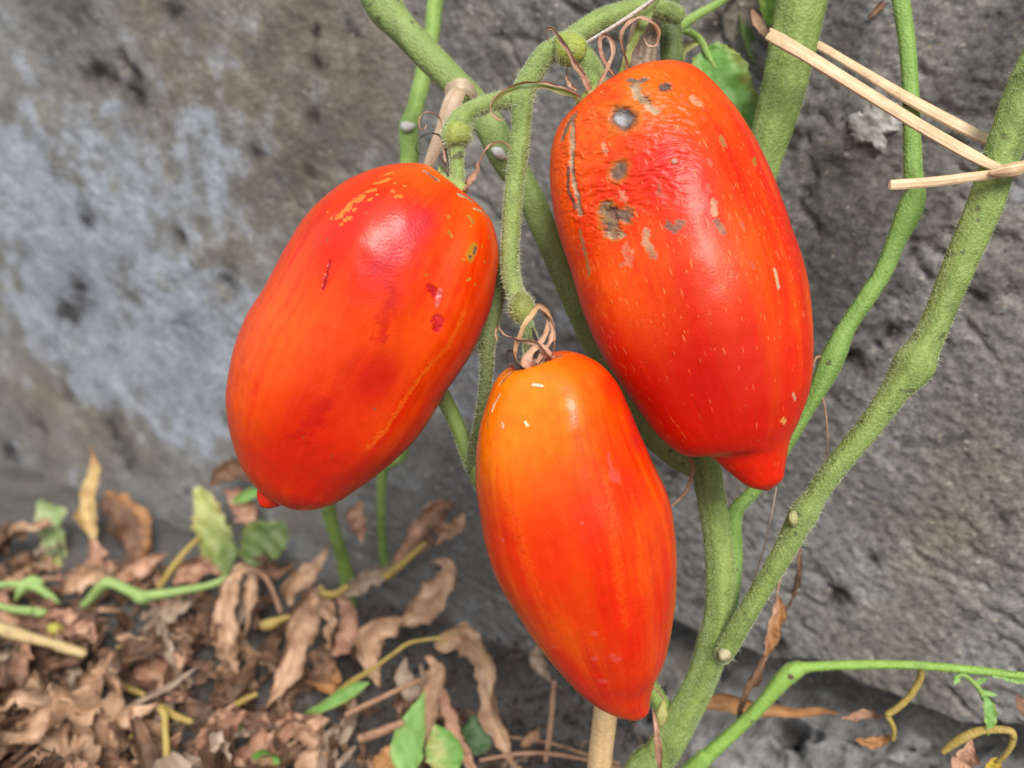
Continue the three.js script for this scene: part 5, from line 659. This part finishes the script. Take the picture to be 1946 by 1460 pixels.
  L('crumpled tan leaf below the central clump at the bottom edge', [[465, 1390, 0.386, 14], [500, 1385, 0.383, 32], [545, 1380, 0.38, 34], [590, 1375, 0.378, 28], [625, 1368, 0.377, 10]], LEAF.pink, { ...up, roll: 1.6, crumple: 0.7 });

  L('dark crumpled leaf heaped at the left edge under the green sprout', [[-20, 1190, 0.458, 14], [30, 1175, 0.458, 26], [80, 1182, 0.456, 26], [130, 1170, 0.456, 10]], LEAF.brown, up);
  L('brown leaf mound between the tall golden leaf and the nodded twig', [[120, 1130, 0.5, 12], [150, 1100, 0.498, 28], [190, 1090, 0.496, 30], [230, 1110, 0.496, 12]], LEAF.tan, { ...up, roll: 2.4 });
  L('brown curled leaf in the dark hollow left of the drooping tailed leaf', [[300, 1215, 0.45, 12], [340, 1195, 0.448, 24], [375, 1190, 0.446, 24], [402, 1168, 0.446, 8]], LEAF.brown, { ...up, roll: 2.6 });
  L('light tan leaf slanting up below the straw-coloured twig', [[130, 1320, 0.41, 10], [165, 1298, 0.41, 22], [195, 1270, 0.412, 24], [215, 1240, 0.415, 8]], LEAF.tan, { ...up, roll: 2.6 });
  L('brown leaf leaning at the foot of the plump yellow-green leaf', [[330, 1110, 0.485, 10], [360, 1085, 0.484, 24], [395, 1075, 0.482, 24], [420, 1095, 0.48, 8]], LEAF.pink, { ...up, roll: 2.2 });
  L('dark shrivelled leaf under the olive-green leaf', [[455, 1050, 0.46, 10], [490, 1075, 0.458, 28], [530, 1085, 0.456, 26], [560, 1070, 0.456, 10]], LEAF.brown, { ...up, roll: 2.4 });
  L('reddish crumpled leaf at the bottom edge beneath the torn tan leaf', [[100, 1470, 0.37, 14], [150, 1448, 0.37, 32], [205, 1440, 0.37, 32], [250, 1455, 0.37, 12]], LEAF.brown, { ...up, roll: 2 });
  L('brown crumpled leaf right of the forked yellow stem near the bottom', [[345, 1470, 0.368, 14], [385, 1450, 0.368, 32], [430, 1440, 0.368, 32], [470, 1455, 0.368, 12]], LEAF.pink, { ...up, roll: 2.2 });

  // stems in the litter
  const T = (name, label, cat, ...parts) => { parts = parts.map((q) => settle(q, name === 'green_sprout' || name === 'pale_twig' ? 0.05 : 0.25)); const p0 = parts[0][0], [x, y, d] = p0; const t = thing(name, label, cat, at(x, y, d)); for (const [...pts] of parts) stem('stem', t, pts.filter(Array.isArray).map((q, i, l) => [q[0], q[1], q[2], q[3] * (T.pal === YELLOW ? 0.85 - 0.25 * i / (l.length - 1) : 1)]), T.pal, { sides: 14, step: 0.0012, ...T.o }); return t; };
  T.pal = { ...FRESH, a: [0.24, 0.38, 0.1], b: [0.36, 0.5, 0.17] }; T.o = {};
  T('green_twig', 'bright green twig with a swollen node lying across the litter on the left', 'twig', [[130, 1172, 0.49, 6], [165, 1145, 0.485, 8], [196, 1112, 0.48, 11], [215, 1110, 0.477, 10], [248, 1124, 0.473, 10], [270, 1136, 0.47, 14], [290, 1132, 0.468, 10], [350, 1122, 0.464, 7.5], [400, 1112, 0.462, 7], [432, 1098, 0.46, 6]]);
  T('green_sprout', 'pale green weedy sprout at the left edge of the litter', 'sprout', [[112, 1172, 0.465, 8], [106, 1148, 0.466, 8], [84, 1125, 0.468, 8], [50, 1112, 0.47, 8], [-10, 1112, 0.474, 6]], [[110, 1172, 0.465, 7], [60, 1162, 0.468, 8], [20, 1158, 0.47, 7], [-10, 1150, 0.472, 6]], [[30, 1140, 0.472, 4], [40, 1122, 0.47, 9], [60, 1104, 0.47, 10], [84, 1110, 0.47, 5]]);
  T.pal = { ...STRAW, a: [0.46, 0.33, 0.15], b: [0.62, 0.47, 0.24] };
  T('pale_twig', 'straw-coloured bare twig crossing the litter from the left edge', 'twig', [[-30, 1178, 0.44, 11], [4, 1196, 0.438, 12], [20, 1202, 0.437, 13], [70, 1216, 0.434, 10], [108, 1226, 0.432, 9], [114, 1229, 0.432, 11], [165, 1244, 0.43, 8]]);
  T.pal = YELLOW; T.o = { bump: 0.16, rib: 0.07 };
  T('yellow_twig', 'forked yellow-green stem standing at the bottom left', 'stem', [[315, 1490, 0.364, 14], [317, 1440, 0.366, 9], [314, 1390, 0.368, 9], [312, 1358, 0.37, 11], [303, 1345, 0.37, 10]], [[300, 1342, 0.37, 8], [312, 1350, 0.37, 11], [336, 1362, 0.368, 10], [366, 1373, 0.366, 9]]);
  T('yellow_twig', 'short mustard-yellow stem piece in the dark hollow left of centre', 'stem', [[220, 1230, 0.432, 6], [245, 1243, 0.43, 7], [272, 1260, 0.428, 7], [285, 1270, 0.427, 5]]);
  T('yellow_twig', 'yellow stem stub ending above the grey rolled leaf', 'stem', [[222, 1298, 0.415, 7], [240, 1308, 0.414, 9], [262, 1316, 0.412, 9], [276, 1322, 0.411, 8]]);
  T('yellow_twig', 'mustard stem slanting up beside the plump yellow-green leaf', 'stem', [[300, 1120, 0.49, 7], [325, 1082, 0.49, 8], [355, 1045, 0.492, 7], [380, 1020, 0.494, 6]]);
  T('yellow_twig', 'yellow stem at the root of the dark upright leaf in the middle', 'stem', [[732, 1098, 0.413, 9], [752, 1082, 0.411, 10], [780, 1058, 0.408, 8], [810, 1030, 0.406, 5]]);
  T('yellow_twig', 'thin ochre stem joining the central clump to the bent arch leaf', 'stem', [[640, 1318, 0.394, 7], [670, 1295, 0.39, 7], [710, 1270, 0.386, 6], [745, 1245, 0.383, 6], [780, 1222, 0.381, 6], [840, 1212, 0.378, 5]]);
  T('yellow_twig', 'yellow bracket-shaped stub hanging below the thin arched strand', 'stem', [[496, 1190, 0.428, 10], [515, 1186, 0.426, 15], [532, 1178, 0.425, 10], [552, 1172, 0.424, 8]]);
  T('yellow_twig', 'small yellow stub on the knee of the green stem', 'stem', [[608, 1112, 0.4, 5], [616, 1128, 0.4, 9], [640, 1128, 0.4, 10], [662, 1112, 0.398, 9]]);
  T('yellow_twig', 'olive twig at the bottom edge under the torn tan leaf', 'stem', [[190, 1470, 0.385, 6], [215, 1440, 0.386, 7], [240, 1415, 0.388, 6], [252, 1395, 0.39, 5]]);
  T('yellow_twig', 'mustard stem at lower left of the reddish-brown leaf', 'stem', [[440, 1345, 0.4, 6], [465, 1330, 0.398, 8], [490, 1318, 0.397, 6]]);
  T.pal = { ...YELLOW, a: [0.46, 0.42, 0.06], b: [0.6, 0.55, 0.12] };
  T('yellow_bud', 'round yellow bud under the nodded green twig', 'bud', [[90, 1190, 0.45, 5], [102, 1194, 0.45, 13], [114, 1192, 0.45, 14], [126, 1188, 0.45, 5]]);
  T.pal = DRY;
  T('dry_strand', 'thin arched brown strand in the left middle of the litter', 'strand', [[470, 1080, 0.44, 4], [500, 1094, 0.437, 4], [518, 1122, 0.434, 4.5], [534, 1168, 0.43, 5]]);
  T('dry_strand', 'brown twig crossing low in the middle of the litter', 'strand', [[655, 1360, 0.378, 5], [700, 1338, 0.376, 5], [770, 1305, 0.374, 4.5], [800, 1292, 0.374, 4]]);
  T('dry_strand', 'orange-brown flattened stem left of the bright green pointed leaf', 'strand', [[680, 1405, 0.37, 8], [710, 1396, 0.368, 9], [745, 1382, 0.366, 8], [768, 1372, 0.364, 6]]);
  T('dry_strand', 'upright thin brown strand beside the lowest tomato flank', 'strand', [[1053, 1292, 0.368, 5], [1050, 1340, 0.366, 5], [1044, 1400, 0.363, 5], [1036, 1450, 0.36, 4.5]]);
  T('dry_strand', 'grey dry grass stem in the lower left corner, upper of two', 'strand', [[-20, 1480, 0.385, 5], [30, 1438, 0.388, 5], [70, 1400, 0.392, 4]]);
  T('dry_strand', 'grey dry grass stem in the lower left corner, lower of two', 'strand', [[-10, 1490, 0.38, 5], [40, 1450, 0.384, 5], [78, 1420, 0.388, 4]]);
  T('dry_strand', 'long thin straw at the bottom edge left of the cane', 'strand', [[910, 1446, 0.362, 3], [1000, 1432, 0.358, 4], [1090, 1440, 0.352, 4], [1210, 1470, 0.345, 3]]);
  T('dry_strand', 'faint straw lying behind the cane foot', 'strand', [[960, 1400, 0.38, 2.5], [1040, 1412, 0.374, 3], [1120, 1436, 0.366, 3], [1180, 1452, 0.36, 2.5]]);

  // the litter below: crumpled fragments, many alike, each its own object
  const protos = [], pals = [LEAF.brown, LEAF.pink, LEAF.brown, LEAF.grey, LEAF.brown, LEAF.tan, LEAF.brown, LEAF.tan, LEAF.brown, LEAF.tan, LEAF.pink, LEAF.brown];
  srand(4242);
  for (let k = 0; k < 12; k++) {
    const L = rr(0.03, 0.055), b = rr(-0.9, 0.9), c = spline([0, 1, 2, 3, 4].map((i) => { const t = i / 4 - 0.5; return [t * L, (0.25 - t * t) * L * rr(0.2, 0.8) + rr(-0.04, 0.04) * L, b * t * t * L + rr(-0.1, 0.1) * L, rr(0.0038, 0.0068)]; }));
    protos.push(ribbonGeo(c, pals[k], { nv: 38, nu: 10, roll: rr(1.4, 4.2), crumple: rr(0.8, 1.6), serr: 0.5, face: V(rr(-0.5, 0.5), 1, rr(-0.5, 0.5)), twist1: rr(-1.8, 1.8), wobble: 0.6 }));
  }
  srand(99);
  let n = 0;
  for (let tries = 0; n < 200 && tries < 4000; tries++) {
    const px = rr(-120, 980), py = rr(1000, 1530);
    const edge = px < 420 ? 1035 + 0.2 * px : 1150 + (px - 420) * 0.45; // the litter thins out to the right
    if (py < edge || rnd() < clamp((px - 380) / 560) * 0.85) continue;
    const back = py < 1190 && px > 50 && px < 450, heap = back ? 0 : clamp(1 - (px - 200) / 600), h = 0.002 + rnd() * rnd() * 0.045 * heap, p = onGround(px, py, h), k = Math.floor(rnd() * 12);
    if (p.clone().sub(WO).dot(WN) < 0.016) continue;
    const m = new THREE.Mesh(protos[k], leafMats.dry); m.name = numbered('leaf_fragment'); m.position.copy(p);
    m.rotation.set(rr(-1.3, 1.3), rr(0, 6.28), rr(-1.1, 1.1)); if (back) { m.rotation.x *= 0.4; m.rotation.z *= 0.4; } { const q = 0.45 + (back ? 0.35 : 0.85) * rnd() * (0.5 + rnd() * 0.7); m.scale.set(q, q * rr(0.8, 1.3), q * rr(0.6, 1.25)); } m.castShadow = m.receiveShadow = true;
    m.userData = { label: 'small crumpled brown leaf fragment lying loose in the litter at the wall foot', category: 'leaf fragment', group: 'loose leaf fragments of the litter' };
    scene.add(m); n++;
  }
  // crumbs that nobody could count
  const crumb = new THREE.InstancedMesh(new THREE.IcosahedronGeometry(1, 0), new THREE.MeshStandardMaterial({ color: new THREE.Color(1, 1, 1), roughness: 0.95 }), 5000), M = new THREE.Matrix4(), E = new THREE.Euler(), Q = new THREE.Quaternion(), C = new THREE.Color();
  for (let i = 0; i < 5000; i++) {
    const p = onGround(rr(-150, 1900), rr(1080, 1560), rnd() * 0.006); const s = rr(0.0004, 0.0015);
    if (p.clone().sub(WO).dot(WN) < 0.004) { p.addScaledVector(WN, 0.03); }
    M.compose(p, Q.setFromEuler(E.set(rnd() * 6, rnd() * 6, rnd() * 6)), V(s * rr(0.6, 2.2), s * rr(0.3, 0.8), s)); crumb.setMatrixAt(i, M);
    const t = rnd(); crumb.setColorAt(i, C.setRGB(lerp(0.03, 0.16, t * t), lerp(0.025, 0.11, t * t), lerp(0.02, 0.08, t * t)));
  }
  crumb.name = 'litter_crumbs'; crumb.userData = { kind: 'stuff', label: 'fine brown crumbs of soil and leaf at the wall foot', category: 'litter' }; crumb.castShadow = crumb.receiveShadow = true; scene.add(crumb);
}

renderer.render(scene, camera);
